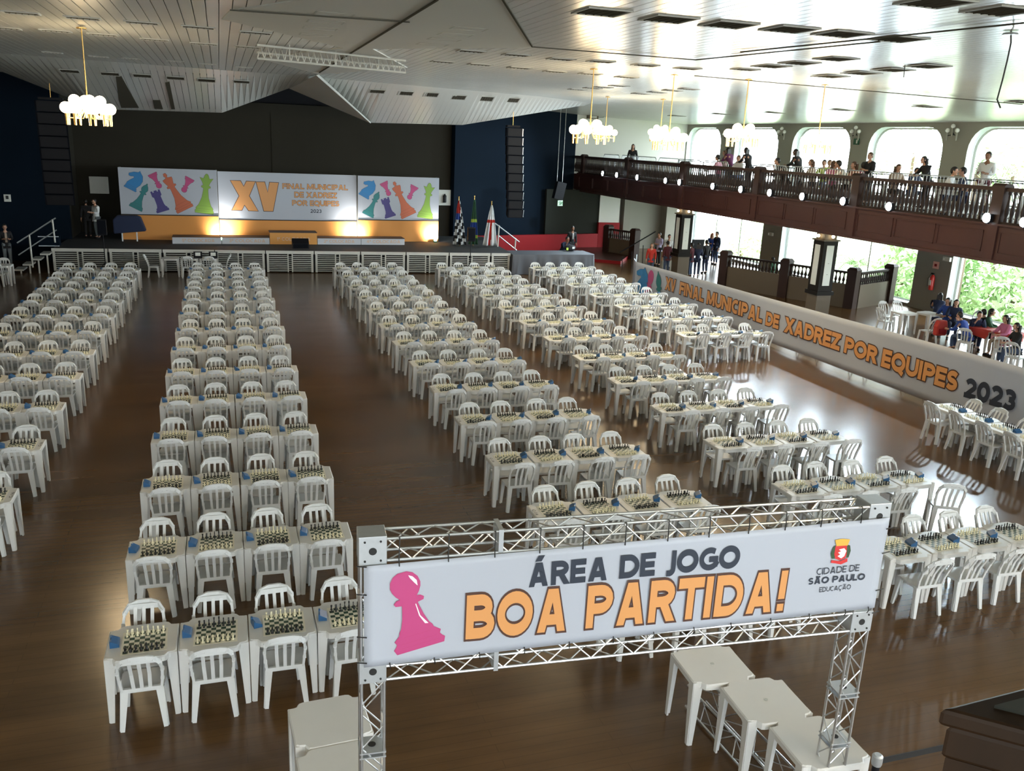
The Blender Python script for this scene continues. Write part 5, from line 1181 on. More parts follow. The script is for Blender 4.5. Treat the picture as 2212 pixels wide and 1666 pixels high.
# columns
for i, (x, y, lab) in enumerate(((20.7, 37.3, 'square column with white posters under the balcony, far one by the crowd'), (20.7, 26.8, 'square column with white posters under the balcony, near one beside the long banner'), (20.7, 16.3, 'square column under the balcony outside the right edge'))):
    t = thing('column', lab, 'column', (x, y, 0)); h = .30
    MB().box2((-h, -h, 0), (h, h, 1.05)).obj('plinth', M['column_base'], t); MB().box2((-h - .06, -h - .06, 1.0), (h + .06, h + .06, 1.14)).obj('plinth_moulding', M['column_dark'], t)
    MB().box2((-h, -h, 1.14), (h, h, 2.95)).obj('shaft', M['column_dark'], t); MB().box2((-h - .05, -h - .05, 2.95), (h + .05, h + .05, 3.0)).box2((-h + .05, -h + .05, 3.0), (h - .05, h - .05, 3.36)).obj('capital', M['gold'] if False else M['column_base'], t)
    if i < 2:
        MB().box2((-h - .015, -.12, 1.35), (-h, .17, 2.8)).obj('poster', M['paper'], t); MB().box2((-.16, -h - .015, 1.35), (.14, -h, 2.8)).obj('poster', M['paper'], t)
        for z in (1.75, 2.15): MB().box2((-.04, -h - .02, z), (.02, -h - .015, z + .01)).obj('print_mark', M['marker'], t)
    for dx, dy in ((-h, 0), (0, -h), (h, 0)):
        MB().ball((dx * 1.2, dy * 1.2, 3.12), .06, 8, 5).obj('globe_bulb', M['globe'] if i < 2 else M['globe_off'], t, True)
# chandeliers
def chandelier(u, v, u2, v2, lab, R, ng, on=True, power=110):
    top = PZ(u, v, ZC); 
    for _ in range(5): top = PZ(u, v, zc(top.x))
    c = PY(u2, v2, top.y); t = thing('chandelier', lab, 'chandelier', (top.x, top.y, c.z), 0, 'globe chandeliers'); L = zc(top.x) - c.z
    MB().tube([(0, 0, .1), (0, 0, L - .06)], .014, 6).obj('rod', M['gold'], t); MB().lathe([(.10, L - .06), (.10, L - .04), (.03, L - .02)], (0, 0, 0), 10).obj('ceiling_rose', M['gold'], t); MB().lathe([(.04, -.1), (.07, 0), (.03, .18)], (0, 0, 0), 10).obj('hub', M['gold'], t, True)
    k = 0
    for rr, n, z, gr in ((R, ng, -.02, .115), (R * .58, max(4, ng // 2), .13, .115)):
        for i in range(n):
            a = 2 * PI * i / n + k * .3; x, y = rr * math.cos(a), rr * math.sin(a)
            MB().ball((x, y, z), gr, 12, 8).obj('globe', M['globe'], t, True)
            MB().tube([(x, y, z - .10), (x, y, z - .34)], [.032, .022], 8).obj('brass_tube', M['gold'], t, True)
            MB().tube([(.03 * math.cos(a), .03 * math.sin(a), .02), (x * .6, y * .6, z - .2), (x, y, z - .2)], .011, 5).obj('arm', M['gold'], t)
        k += 1
    lamp('chandelier_lamp', 'POINT', (0, 0, -.35), power, (1, .76, .45), .35, None, None, t)
chandelier(175, 55, 185, 232, 'lit globe chandelier hanging at the far left of the hall', .42, 9)
chandelier(1283, 145, 1283, 280, 'lit globe chandelier hanging nearest the white end wall, left of four', .42, 9)
chandelier(1457, 158, 1447, 295, 'lit globe chandelier, second from left of the right-hand row', .40, 9)
chandelier(1618, 168, 1612, 288, 'lit globe chandelier before the second balcony window', .40, 9)
chandelier(1783, 180, 1768, 302, 'lit globe chandelier before the third balcony window', .34, 8)
chandelier(1313, 207, 1310, 285, 'far lit globe chandelier behind the left one', .38, 8, power=90)
chandelier(1433, 212, 1430, 285, 'far lit globe chandelier behind the second one', .38, 8, power=90)
for i, x_ in enumerate((-5.0, 9.5, 14.0)):  # added lamps out of view, brighten the front tables from above
    t = thing('chandelier', 'added globe lamp behind the camera, unseen, to light the front tables, %s from left' % ORD[i], 'chandelier', (x_, -2.0, 6.5), 0, 'added rear lamps'); MB().tube([(0, 0, 0), (0, 0, 1.25)], .014, 6).obj('rod', M['gold'], t)
    for k in range(9): a = 2 * PI * k / 9; MB().ball((.42 * math.cos(a), .42 * math.sin(a), 0), .115, 12, 8).obj('globe', M['globe'], t, True)
    lamp('chandelier_lamp', 'POINT', (0, 0, -.3), 260, (1, .80, .55), .4, None, None, t)
# loose hanging cable on the right, small dangling hook
p = PZ(2184, 68, ZC); 
for _ in range(5): p = PZ(2184, 68, zc(p.x))
p.z = zc(p.x) - .05
q = [PY(u, v, p.y) - p for u, v in ((2184, 68), (2184, 92), (2176, 130), (2165, 175), (2154, 215), (2161, 233))]
t = thing('hanging_cable', 'loose dark cable dangling from a ceiling plate at the upper right', 'cable', p); MB().tube(q, .012, 6).obj('cable', M['rubber'], t); MB().lathe([(.12, 0), (.1, .03)], (0, 0, 0), 10).obj('ceiling_plate', M['galv'], t)
t = thing('hanging_hook', 'small hook on a short cord under the ceiling between the right vents', 'hook', PZ(1955, 140, 7.3)); q = PY(1952, 167, t.location.y) - t.location; MB().tube([(0, 0, 0), q], .008, 4).obj('cord', M['rubber'], t)
# projector / heater unit on end wall
t = thing('wall_unit', 'small brown and white unit bracketed above the left chandelier on the end wall', 'unit', PY(1280, 253, 49.0)); MB().box((0, 0, 0), (.62, .3, .2)).obj('case', M['column_base'], t); MB().box((0, -.16, 0), (.4, .02, .12)).obj('front', M['ac'], t); MB().tube([(.3, 0, 0), (.7, 0, .02), (.7, 0, .3)], .015, 5).obj('bracket', M['rubber'], t)
# wall sconces between upper windows
for i, (u, v) in enumerate(((1572, 290), (1692, 285), (1852, 284), (2062, 282))):
    p = PX(u, v, XW - .12); t = thing('wall_sconce', 'three-globe wall sconce between balcony windows, %s from the left' % ORD[i], 'sconce', p, 0, 'wall sconces')
    for dy, dz in ((-.24, 0), (0, .16), (.24, 0)): MB().ball((-.1, dy, dz), .085, 10, 6).obj('globe', M['globe_off'], t, True); MB().tube([(-.1, dy, dz - .08), (-.1, dy, dz - .38)], [.04, .03], 8).obj('tube', M['wall_grey'], t); MB().tube([(0, 0, -.15), (-.1, dy, dz - .2)], .015, 5).obj('arm', M['case'], t)
t = thing('exit_sign', 'dark exit sign plate on the pillar right of the third balcony window', 'sign', PX(1850, 306, XW - .05)); MB().box((0, 0, 0), (.05, .34, .26)).obj('plate', M['signgreen'], t); MB().box((-.03, -.06, 0), (.01, .08, .16)).obj('symbol', M['ac'], t)
# crowd-control barriers on the balcony
def barrier(loc, rz, L, lab):
    t = thing('crowd_barrier', lab, 'barrier', loc, rz, 'balcony crowd barriers'); H = 1.2
    MB().tube([(0, 0, .05), (0, 0, H - .1), (.1, 0, H), (L - .1, 0, H), (L, 0, H - .1), (L, 0, .05)], .021, 6).obj('frame', M['silver'], t); MB().tube([(0, 0, .18), (L, 0, .18)], .017, 5).obj('lower_rail', M['silver'], t)
    for i in range(1, 15): MB().tube([(L * i / 15, 0, .18), (L * i / 15, 0, H)], .008, 4).obj('bar', M['silver'], t)
    for x in (.15, L - .15): MB().box((x, 0, .02), (.05, .5, .04)).obj('foot', M['silver'], t)
k = 0
for y in np.arange(47.2, 15, -2.2):
    if 33.2 < y < 36: continue
    barrier((BX + .95 + (.1 if k % 2 else 0), y, BZ), -PI / 2, 2.1, 'silver tubular crowd barrier on the balcony, %s from the stage' % ORD[min(k, 15)]); k += 1
t = thing('window_handrail', 'thin dark handrail across the balcony windows', 'railing', (26.4, 17, BZ)); MB().tube([(0, 0, 1.0), (0, 32, 1.0)], .025, 6).obj('rail', M['case'], t)
for y in np.arange(0, 33, 2.9): MB().tube([(0, y, 0), (0, y, 1.0)], .02, 5).obj('post', M['case'], t)
# lower level: half wall with balustrade around the stairwell
def half_wall(A, B, lab, capped):
    A, B = Vector((*A, 0)), Vector((*B, 0)); d = B - A; L = d.length; t = thing('half_wall', lab, 'balustrade', A, math.atan2(d.y, d.x), 'stairwell half walls')
    MB().box2((.1, -.08, 0), (L - .1, .08, .95)).obj('wall', M['column_base'], t); MB().box2((.1, -.07, 1.38), (L - .1, .07, 1.46)).obj('top_rail', M['darkwood'], t); n = int(L / .17)
    for j in range(n): inst('baluster', bal_me, t, (.15 + (L - .3) * (j + .5) / n, 0, .95), None, (1, 1, .54))
    for x in capped: MB().box2((x - .2, -.2, 0), (x + .2, .2, 1.5)).obj('post', M['darkwood2'], t); MB().lathe([(.30, 1.5), (.30, 1.55), (.2, 1.65)], (x, 0, 0), 4, PI / 4).obj('post_cap', M['darkwood2'], t)
half_wall((21.3, 34.3), (23.9, 28.95), 'dark half wall with small balusters running behind the near column', (0, 3.0, 5.95))
half_wall((24.1, 28.9), (26.9, 30.1), 'short half wall with balusters against the garden window', (2.7,))
half_wall((20.6, 45.6), (21.3, 43.6), 'small dark red balustrade by the red door', (0, 2.1))
# fire extinguisher and sign on the pillar
p = PX(2013, 608, XW - .15); t = thing('fire_extinguisher', 'red fire extinguisher on the pillar between the lower windows', 'extinguisher', p)
MB().lathe([(.02, -.36), (.09, -.34), (.1, -.28), (.1, .16), (.06, .24), (.03, .27)], (0, 0, 0), 14).obj('cylinder', M['ext_red'], t, True); MB().box((-.02, 0, .31), (.05, .14, .06)).obj('valve', M['case'], t); MB().tube([(-.04, .05, .3), (-.1, .13, .1), (-.08, .12, -.2)], .012, 5).obj('hose', M['rubber'], t); MB().box((-.1, 0, -.05), (.01, .12, .2)).obj('instruction_label', M['ac'], t)
t = thing('extinguisher_sign', 'small square pink sign above the fire extinguisher', 'sign', PX(2022, 573, XW - .06)); MB().box((0, 0, 0), (.03, .3, .28)).obj('plate', mat('pink_sign', (.7, .35, .3), .5), t); MB().box((-.02, 0, 0), (.01, .12, .1)).obj('symbol', M['redpaint'], t)
for i, (u, v) in enumerate(((1665, 506), (2046, 560))):
    t = thing('emergency_light', 'white emergency light under the balcony, %s one' % ['left', 'right'][i], 'light', PX(u, v, XW - .06)); MB().box((0, 0, 0), (.1, .36, .16)).obj('case', M['ac'], t); MB().ball((-.06, .1, 0), .04, 8, 5).obj('bulb', M['globe_off'], t)
# rope-post barrier and dark panel near the crowd
t = thing('display_board', 'dark tilted display board among the standing group by the far window', 'board', (22.0, 38.1, 0), .1); MB().box((0, 0, 1.3), (.7, .05, .8), rx=.1).obj('panel', M['case'], t); MB().bar((-.3, .05, 0), (-.3, 0, 1.6), .04).bar((.3, .05, 0), (.3, 0, 1.6), .04).obj('stand', M['steelwhite'], t)
t = thing('ramp_handrail', 'black sloping handrail behind the standing group by the column', 'railing', (19.8, 40.5, 0)); MB().tube([(-.8, 0, .75), (1.4, .6, 1.75)], .03).obj('rail', M['case'], t)
for x in (-.7, -.1, .6): MB().tube([(x, x * .27, 0), (x, x * .27 + .1, .85 + x * .4)], .02).obj('post', M['case'], t)
t = thing('side_barrier', 'grey sheeted barrier at the far end of the long banner', 'barrier', (16.9, 34.4, 0), 1.2); MB().box((0, 0, .65), (1.1, .04, 1.1)).obj('sheet', M['vinyl'], t); MB().tube([(-.5, 0, 0), (-.5, 0, 1.5)], .02).obj('post', M['silver'], t)

# ================================================================== PEOPLE
def skin_mesh(nodes, edges, radii, sub=1, root=0):
    me = bpy.data.meshes.new('sk'); me.from_pydata(nodes, edges, []); o = bpy.data.objects.new('sk', me); COL.objects.link(o)
    md = o.modifiers.new('s', 'SKIN'); md.use_smooth_shade = True; o.modifiers.new('ss', 'SUBSURF').levels = sub
    for i, v in enumerate(me.skin_vertices[0].data): v.radius = (radii[i], radii[i]) if not isinstance(radii[i], tuple) else radii[i]; v.use_root = (i == root)
    bpy.context.view_layer.update(); r = bpy.data.meshes.new_from_object(o.evaluated_get(bpy.context.evaluated_depsgraph_get())); bpy.data.objects.remove(o); bpy.data.meshes.remove(me)
    for p in r.polygons: p.use_smooth = True
    return r
def pose_joints(sit=False, lean=0., armL='down', armR='down', stride=0.):
    J = {}; hz = .50 if sit else .90
    J['pel'] = Vector((0, 0, hz)); up = Vector((0, math.sin(lean), math.cos(lean)))
    J['sp'] = J['pel'] + up * .20; J['ch'] = J['pel'] + up * .42; J['nk'] = J['pel'] + up * .56 + Vector((0, .01, 0)); J['hd'] = J['nk'] + Vector((0, math.sin(lean) * .1 + .02, .10))
    for s, n in ((-1, 'L'), (1, 'R')):
        sh = J['pel'] + up * .48 + Vector((s * .175, 0, 0)); J['sh' + n] = sh; a = armL if s < 0 else armR
        if a == 'down': el = sh + Vector((s * .05, -.02, -.27)); wr = el + Vector((s * .01, .07, -.24))
        elif a == 'bent': el = sh + Vector((s * .05, .02, -.26)); wr = el + Vector((-s * .10, .20, .03))
        elif a == 'table': el = sh + Vector((s * .06, .12, -.22)); wr = el + Vector((-s * .08, .22, -.02))
        elif a == 'face': el = sh + Vector((s * .03, .14, -.22)); wr = el + Vector((-s * .10, .06, .22))
        J['el' + n] = el; J['wr' + n] = wr; d = (wr - el).normalized(); J['pa' + n] = wr + d * .07; J['hdir' + n] = d
        J['hp' + n] = J['pel'] + Vector((s * .09, 0, -.03))
        if sit: J['kn' + n] = Vector((s * .11, .42, .50)); J['an' + n] = Vector((s * .11, .40, .09)); J['to' + n] = Vector((s * .12, .55, .04))
        else: st_ = stride * s; J['kn' + n] = Vector((s * .095, .02 + st_ * .5, .48)); J['an' + n] = Vector((s * .10, -.03 + st_, .085)); J['to' + n] = Vector((s * .12, .13 + st_, .035))
    return J
def head_mb(c, mbs):
    mb = MB(); mb.ball(c, (.074, .092, .112), 12, 9); mb.ball((c[0], c[1] + .094, c[2] - .012), (.014, .02, .022), 6, 5)
    for s in (-1, 1): mb.ball((c[0] + s * .076, c[1] - .005, c[2] - .005), (.012, .02, .03), 6, 5)
    mb.ball((c[0], c[1] + .05, c[2] - .085), (.035, .035, .03), 8, 5)
    return mb
def build_pose(**kw):
    J = pose_joints(**kw); out = {}
    N = []; E = []; R = []; idx = {}
    def add(k, p, r, par=None):
        idx[k] = len(N); N.append(tuple(p)); R.append(r)
        if par is not None: E.append((idx[par], idx[k]))
    add('pel', J['pel'], .105); add('sp', J['sp'], .095, 'pel'); add('ch', J['ch'], .11, 'sp'); add('nk', J['nk'], .05, 'ch'); add('hd', J['hd'] - Vector((0, 0, .02)), .05, 'nk')
    for n in 'LR':
        s = -1 if n == 'L' else 1
        add('sh' + n, J['sh' + n], .052, 'ch'); add('el' + n, J['el' + n], .038, 'sh' + n); add('wr' + n, J['wr' + n], .024, 'el' + n); add('pa' + n, J['pa' + n], (.034, .018), 'wr' + n)
        d = J['hdir' + n]; side = d.cross(Vector((s, 0, .2))).normalized()
        for f in range(4):
            p0 = J['pa' + n] + side * (f - 1.5) * .018 + d * .03; ln = (.055, .07, .075, .06)[f]; p1 = p0 + d * ln * .6; p2 = p1 + (d + Vector((-s * .5, 0, 0))).normalized() * ln * .5
            add('f%d' % f + n, p0, .009, 'pa' + n); add('g%d' % f + n, p1, .008, 'f%d' % f + n); add('h%d' % f + n, p2, .007, 'g%d' % f + n)
        tp = J['wr' + n] + d * .03 - side * .03; add('t' + n, tp, .010, 'wr' + n); add('tt' + n, tp + d * .04 - side * .015, .008, 't' + n)
        add('hp' + n, J['hp' + n], .085, 'pel'); add('kn' + n, J['kn' + n], .052, 'hp' + n); add('an' + n, J['an' + n], .036, 'kn' + n); add('to' + n, J['to' + n], .03, 'an' + n)
    body = skin_mesh(N, E, R, 1)
    hb = head_mb(J['hd'] + Vector((0, .015, .06)), None); v, f, _ = grab(body); base = len(v)
    me = bpy.data.meshes.new('body'); me.from_pydata(v.tolist() + [tuple(p) for p in hb.v], [], f + [tuple(base + i for i in q) for q in hb.f]); me.polygons.foreach_set('use_smooth', [True] * len(me.polygons)); me.materials.append(None); out['body'] = me
    def sub_(keys, edges, rad, nm):
        ix = {k: i for i, k in enumerate(keys)}; m = skin_mesh([tuple(J[k]) for k in keys], [(ix[a], ix[b]) for a, b in edges], rad, 1); m.name = nm; m.materials.append(None); return m
    JJ = J
    J['cu' + 'L'] = J['elL'].lerp(J['wrL'], .85); J['cuR'] = J['elR'].lerp(J['wrR'], .85); J['hem'] = J['pel'] - (J['sp'] - J['pel']).normalized() * .05
    out['shirt'] = sub_(['pel', 'sp', 'ch', 'nk', 'shL', 'elL', 'cuL', 'shR', 'elR', 'cuR', 'hem'], [('pel', 'sp'), ('sp', 'ch'), ('ch', 'nk'), ('ch', 'shL'), ('shL', 'elL'), ('elL', 'cuL'), ('ch', 'shR'), ('shR', 'elR'), ('elR', 'cuR'), ('pel', 'hem')], [.14, .128, .15, .078, .082, .058, .042, .082, .058, .042, .145], 'top')
    J['acL'] = J['anL'] + Vector((0, 0, .02)); J['acR'] = J['anR'] + Vector((0, 0, .02))
    out['trousers'] = sub_(['pel', 'hpL', 'knL', 'acL', 'hpR', 'knR', 'acR'], [('pel', 'hpL'), ('hpL', 'knL'), ('knL', 'acL'), ('pel', 'hpR'), ('hpR', 'knR'), ('knR', 'acR')], [.12, .10, .068, .052, .10, .068, .052], 'trousers')
    mb = MB()
    for n in 'LR':
        a, t_ = J['an' + n], J['to' + n]; mb.ball(((a.x + t_.x) / 2, (a.y + t_.y) / 2, .04), (.045, .13, .045), 8, 5)
    out['shoes'] = mb.mesh('shoes', [None])
    c = J['hd'] + Vector((0, .015, .06)); mb = MB(); mb.ball((0, 0, 0), (.086, .104, .112), 14, 9)
    def cap(long_):
        m = MB(); vs = []
        for (x, y, z) in mb.v:
            if z < -.02 and y > -.02 and not long_: z, y = -.02 + (z + .02) * .2, min(y, .0)
            if y > .05 and z < .04: y = .05; z = max(z, .04)
            vs.append((c[0] + x, c[1] + y - .012, c[2] + z + .016))
        m.v = vs; m.f = list(mb.f); m.m = [0] * len(m.f)
        if long_:
            m.prism([(-.09, .05), (-.11, -.22), (-.07, -.36), (.07, -.36), (.11, -.22), (.09, .05)], -.115, -.05, lambda x, y, z: (c[0] + x, c[1] + z, c[2] + y))
        return m.mesh('hair', [None], True)
    out['short'] = cap(False); out['long'] = cap(True)
    m = MB()
    for s in (-1, 1): m.ball((c[0] + s * .03, c[1] + .086, c[2] + .008), (.011, .006, .007), 6, 4)
    m.box((c[0], c[1] + .086, c[2] - .05), (.04, .01, .008)); out['face'] = m.mesh('face_features', [None])
    return out
POSES = {'stand': build_pose(), 'talk': build_pose(armL='bent', armR='bent'), 'walk': build_pose(stride=.1, armR='bent'), 'lean': build_pose(lean=.35, armL='table', armR='table'), 'sit': build_pose(sit=True, lean=.12, armL='table', armR='table'), 'sitlean': build_pose(sit=True, lean=.5, armL='table', armR='face')}
HH = {'stand': 1.70, 'talk': 1.70, 'walk': 1.70, 'lean': 1.65, 'sit': 1.30, 'sitlean': 1.22}
def person(label, loc, rz, pose, top, bottom, hair='short', hcol='hair', skin='skin', h=1.7, group=None):
    t = thing('person', label, 'person', loc, rz, group); P = POSES[pose]
    for nm, key, m in (('body', 'body', M[skin]), ('top', 'shirt', M['c_' + top]), ('trousers', 'trousers', M['c_' + bottom]), ('shoes', 'shoes', M['case']), ('hair', hair, M[hcol]), ('face_features', 'face', M['c_black'])):
        o = inst(nm, P[key], t); o.material_slots[0].link = 'OBJECT'; o.material_slots[0].material = m
    s = h / HH[pose]; t.scale = (s, s, s); return t
def pfloor(u, v, h, z=0):  p = PZ(u, v, z + h); p.z = z; return p
def pup(u, v, x, z=BZ):    p = PX(u, v, x); return p
# stage and floor by the stage
person('man in white t-shirt and grey trousers standing on the stage, seen from behind', pfloor(205, 431, 1.72, SZ), 2.2, 'talk', 'white', 'greyjeans', h=1.72)
person('person in black standing beside the man in white on the stage', pfloor(193, 433, 1.70, SZ) + Vector((-.25, .7, 0)), 0.3, 'stand', 'black', 'black', h=1.66)
p = person('man in dark coat and white shirt standing at the far left edge', (-8.6, 41.2, 0), PI + .3, 'face' if False else 'talk', 'black', 'greyjeans', h=1.72)
MB().box((0, .145, 1.2), (.08, .01, .38)).obj('white_shirt_front', M['c_beige'], p)
p = person('man in black suit and tie standing by the draped platform', pfloor(1237, 490, 1.78), PI, 'stand', 'black', 'black', skin='skin2', h=1.78)
MB().box((0, .15, 1.25), (.07, .01, .3)).obj('shirt_front', M['c_white'], p); MB().box((0, .158, 1.22), (.025, .01, .26)).obj('tie', M['c_black'], p)
person('crouching person with camera gear beside the man in black suit', pfloor(1215, 512, 1.3), PI + .4, 'sitlean', 'navy', 'black', skin='skin2', h=1.3)
t = thing('camera_bag', 'black and white camera bag pile on the draped platform edge', 'bag', (15.9, 39.55, .95)); MB().ball((0, 0, .14), (.3, .2, .16), 10, 6).obj('bag', M['c_black'], t); MB().box((.1, -.18, .16), (.12, .04, .1)).obj('patch', M['c_white'], t); MB().box((-.2, -.15, .1), (.1, .04, .12)).obj('pocket', M['c_lime'], t)
# standing group by the far column, lower level
for u, v, h, z, pose, top, bot, hair, hc, lab in [
    (1409, 527, 1.55, 2.6, 'stand', 'red', 'jeans', 'long', 'hair_brown', 'girl with long brown hair in red top left of the standing group'),
    (1426, 504, 1.68, 1.9, 'talk', 'lavender', 'black', 'short', 'hair', 'boy in lavender t-shirt and black trousers left of the far column'),
    (1446, 508, 1.66, 3.0, 'stand', 'white', 'black', 'short', 'hair', 'person in white shirt behind the group left of the far column'),
    (1444, 522, 1.62, .1, 'stand', 'maroon', 'jeans', 'short', 'hair', 'person in maroon top and jeans seen from behind by the far column'),
    (1460, 525, 1.48, .4, 'stand', 'black', 'jeans', 'short', 'hair', 'person in black partly hidden behind the far column'),
    (1496, 526, 1.6, .6, 'stand', 'maroon', 'jeans', 'short', 'hair', 'person in maroon sleeves and jeans right of the far column'),
    (1510, 527, 1.58, -.4, 'walk', 'navy', 'navy', 'long', 'hair', 'girl in navy uniform by the dark display board'),
    (1528, 520, 1.62, .2, 'stand', 'black', 'navy', 'short', 'hair', 'person in black jacket with backpack before the bright window'),
    (1539, 505, 1.6, 2.8, 'talk', 'blue', 'navy', 'long', 'hair_red', 'red-haired girl in blue hoodie before the bright window'),
    (1551, 502, 1.72, 1.7, 'stand', 'navy', 'jeans', 'short', 'hair', 'tall boy in dark jacket and jeans rightmost of the standing group'),
    (1671, 557, 1.5, .5, 'stand', 'green', 'black', 'short', 'hair', 'person whose head shows above the stairwell half wall')]:
    p = person(lab, pfloor(u, v, h), z, pose, top, bot, hair, hc, 'skin2' if u in (1671, 1496) else 'skin', h)
# balcony people: (head px, x, standing?, colours)
UP = [(1368, 313, 21.0, PI - .5, 'stand', 'black', 'black', 'long', 'hair', 'woman in black leaning at the rail left part of the balcony'),
      (1557, 333, 22.6, .6, 'sit', 'pink', 'jeans', 'short', 'hair', 'seated person in pink at the left of the balcony group'),
      (1567, 327, 23.6, 1.2, 'stand', 'maroon', 'navy', 'long', 'hair_brown', 'person in dark red behind the second balcony window'),
      (1582, 322, 22.4, .2, 'lean', 'purple', 'black', 'long', 'hair', 'long-haired girl in purple dress on the balcony'),
      (1601, 326, 23.8, 2.0, 'sit', 'white', 'jeans', 'short', 'hair_brown', 'person in white between the purple and black girls'),
      (1623, 322, 22.4, .3, 'lean', 'black', 'black', 'long', 'hair', 'long-haired person in black right of the girl in purple'),
      (1703, 345, 22.8, 1.0, 'sitlean', 'black', 'black', 'short', 'hair', 'person in black bent low at the left of the middle balcony group'),
      (1733, 326, 22.2, .4, 'lean', 'black', 'black', 'long', 'hair', 'large hooded figure in black with long hair on the balcony'),
      (1762, 332, 23.4, 1.3, 'sit', 'beige', 'black', 'long', 'hair_brown', 'brown-haired girl in beige seated on the balcony'),
      (1785, 336, 24.6, 2.2, 'sit', 'lime', 'jeans', 'short', 'hair', 'boy in lime green shirt on the balcony'),
      (1794, 334, 25.2, 2.6, 'sit', 'lime', 'black', 'short', 'hair_brown', 'second person in pale lime behind the boy'),
      (1806, 330, 22.6, -.4, 'sit', 'pink', 'jeans', 'long', 'hair_brown', 'girl with very long hair and pink top on the balcony'),
      (1839, 343, 22.8, .7, 'sitlean', 'white', 'black', 'short', 'hair', 'dark-haired person in white leaning over a balcony table'),
      (1853, 351, 23.2, 1.4, 'sit', 'peach', 'black', 'long', 'hair_brown', 'person with red straps seated near the pink shirt'),
      (1867, 340, 23.4, -.8, 'sit', 'pink', 'jeans', 'short', 'hair', 'person in bright pink shirt on the balcony'),
      (1883, 332, 22.2, 1.6, 'talk', 'black', 'black', 'short', 'hair_brown', 'tall man in dark coat beside a balcony post'),
      (1938, 357, 23.8, 2.9, 'sit', 'beige', 'black', 'long', 'hair_brown', 'seated girl right of the tall man, facing the hall'),
      (1977, 364, 23.6, 3.0, 'sit', 'navy', 'jeans', 'short', 'hair', 'seated boy in blue by the white balcony tables'),
      (2013, 342, 22.4, 1.4, 'lean', 'black', 'black', 'long', 'hair', 'long-haired person in black hoodie leaning over a table'),
      (2054, 357, 22.6, -2.6, 'sit', 'white', 'navy', 'short', 'hair', 'boy in pale shirt seated right on the balcony'),
      (2093, 353, 23.2, .9, 'sit', 'navy', 'navy', 'short', 'hair', 'person in navy hunched before the right pillar'),
      (2138, 329, 23.4, 1.9, 'talk', 'white', 'maroon', 'short', 'hair', 'curly-haired person in white vest and dark red trousers')]
for u, v, x, rz, pose, top, bot, hair, hc, lab in UP:
    p = PX(u, v, x); h = max(1.05, min(1.95, p.z - BZ)); 
    if pose.startswith('sit') and h > 1.38: x2 = x - 1.2; p = PX(u, v, x2); h = min(p.z - BZ, 1.45)
    person(lab, (p.x, p.y, BZ), rz, pose, top, bot, hair, hc, 'skin2' if u in (1733, 2138) else 'skin', h)
# balcony tables and chairs
for i, (x, y) in enumerate(((23.0, 37.0), (23.2, 32.2), (23.0, 29.5), (23.0, 26.9), (23.4, 24.2), (23.2, 22.4), (23.0, 20.6))):
    make_table('white plastic table on the balcony, %s from the stage end' % ORD[i], (x, y, BZ), .1 * i, 'balcony tables')
for i, (x, y, r) in enumerate(((21.7, 37.3, .4), (21.9, 29.9, 0), (21.8, 27.6, .2), (24.2, 26.2, 1.5), (22.3, 23.3, -.6), (22.1, 21.2, .3), (22.3, 20.2, -.2), (24.2, 22.0, 2.0))):
    make_chair('white slatted chair on the balcony, %s from the stage end' % ORD[i], (x, y, BZ), -PI / 2 + r, 'balcony chairs')
# lower right cafe tables
LR = [(22.55, 24.45, 'white cluttered table nearest the half wall, lower right'), (23.4, 24.2, 'white table beside the leaning girl, lower right'), (23.3, 21.7, 'red-covered table farther from the camera, lower right'), (23.5, 20.9, 'red-covered table nearer the camera, lower right'), (22.9, 19.0, 'pale table cut by the right edge of the photo')]
for i, (x, y, lab) in enumerate(LR):
    make_table(lab, (x, y, 0), .2 * i, 'cafe tables')
    if i in (2, 3):
        mb = MB(); mb.box((0, 0, .003), (.74, .74, .006)); R_ = .37
        mb.add([(-R_, -R_, 0), (R_, -R_, 0), (R_ * .6, -R_ - .01, -.28), (-R_ * .2, -R_ - .01, -.2), (-R_, -R_ - .01, -.3)], [(0, 1, 2, 3, 4)]); mb.add([(-R_, R_, 0), (-R_, -R_, 0), (-R_ - .01, -R_ * .6, -.3), (-R_ - .01, R_ * .5, -.22)], [(0, 1, 2, 3)])
        o = mb.obj('tablecloth', M['redcarpet'], None, loc=(x, y, .752)); o.rotation_euler.z = .2 * i; tag(o, 'red tablecloth on the %s lower right table' % ('farther' if i == 2 else 'nearer'), 'tablecloth')
for i, (x, y, r, lab) in enumerate(((21.85, 24.5, -PI / 2, 'white chair left of the cluttered table, lower right'), (22.6, 25.3, PI, 'white chair behind the cluttered table, left one'), (23.3, 25.4, PI, 'white chair behind the cluttered table, right one'), (22.2, 22.9, .05, 'white chair before the table of the leaning girl'), (22.1, 21.2, -1.0, 'white chair before the blue-clad child, lower right'), (22.3, 20.0, -.9, 'white chair before the red nearer table, lower right'), (24.4, 20.6, 2.2, 'white chair behind the girl in pink, lower right'), (22.0, 19.2, -1.3, 'white chair by the table at the right edge'), (24.7, 23.4, 2.0, 'pale chair against the garden window, lower right'))):
    make_chair(lab, (x, y, 0), r, 'cafe chairs')
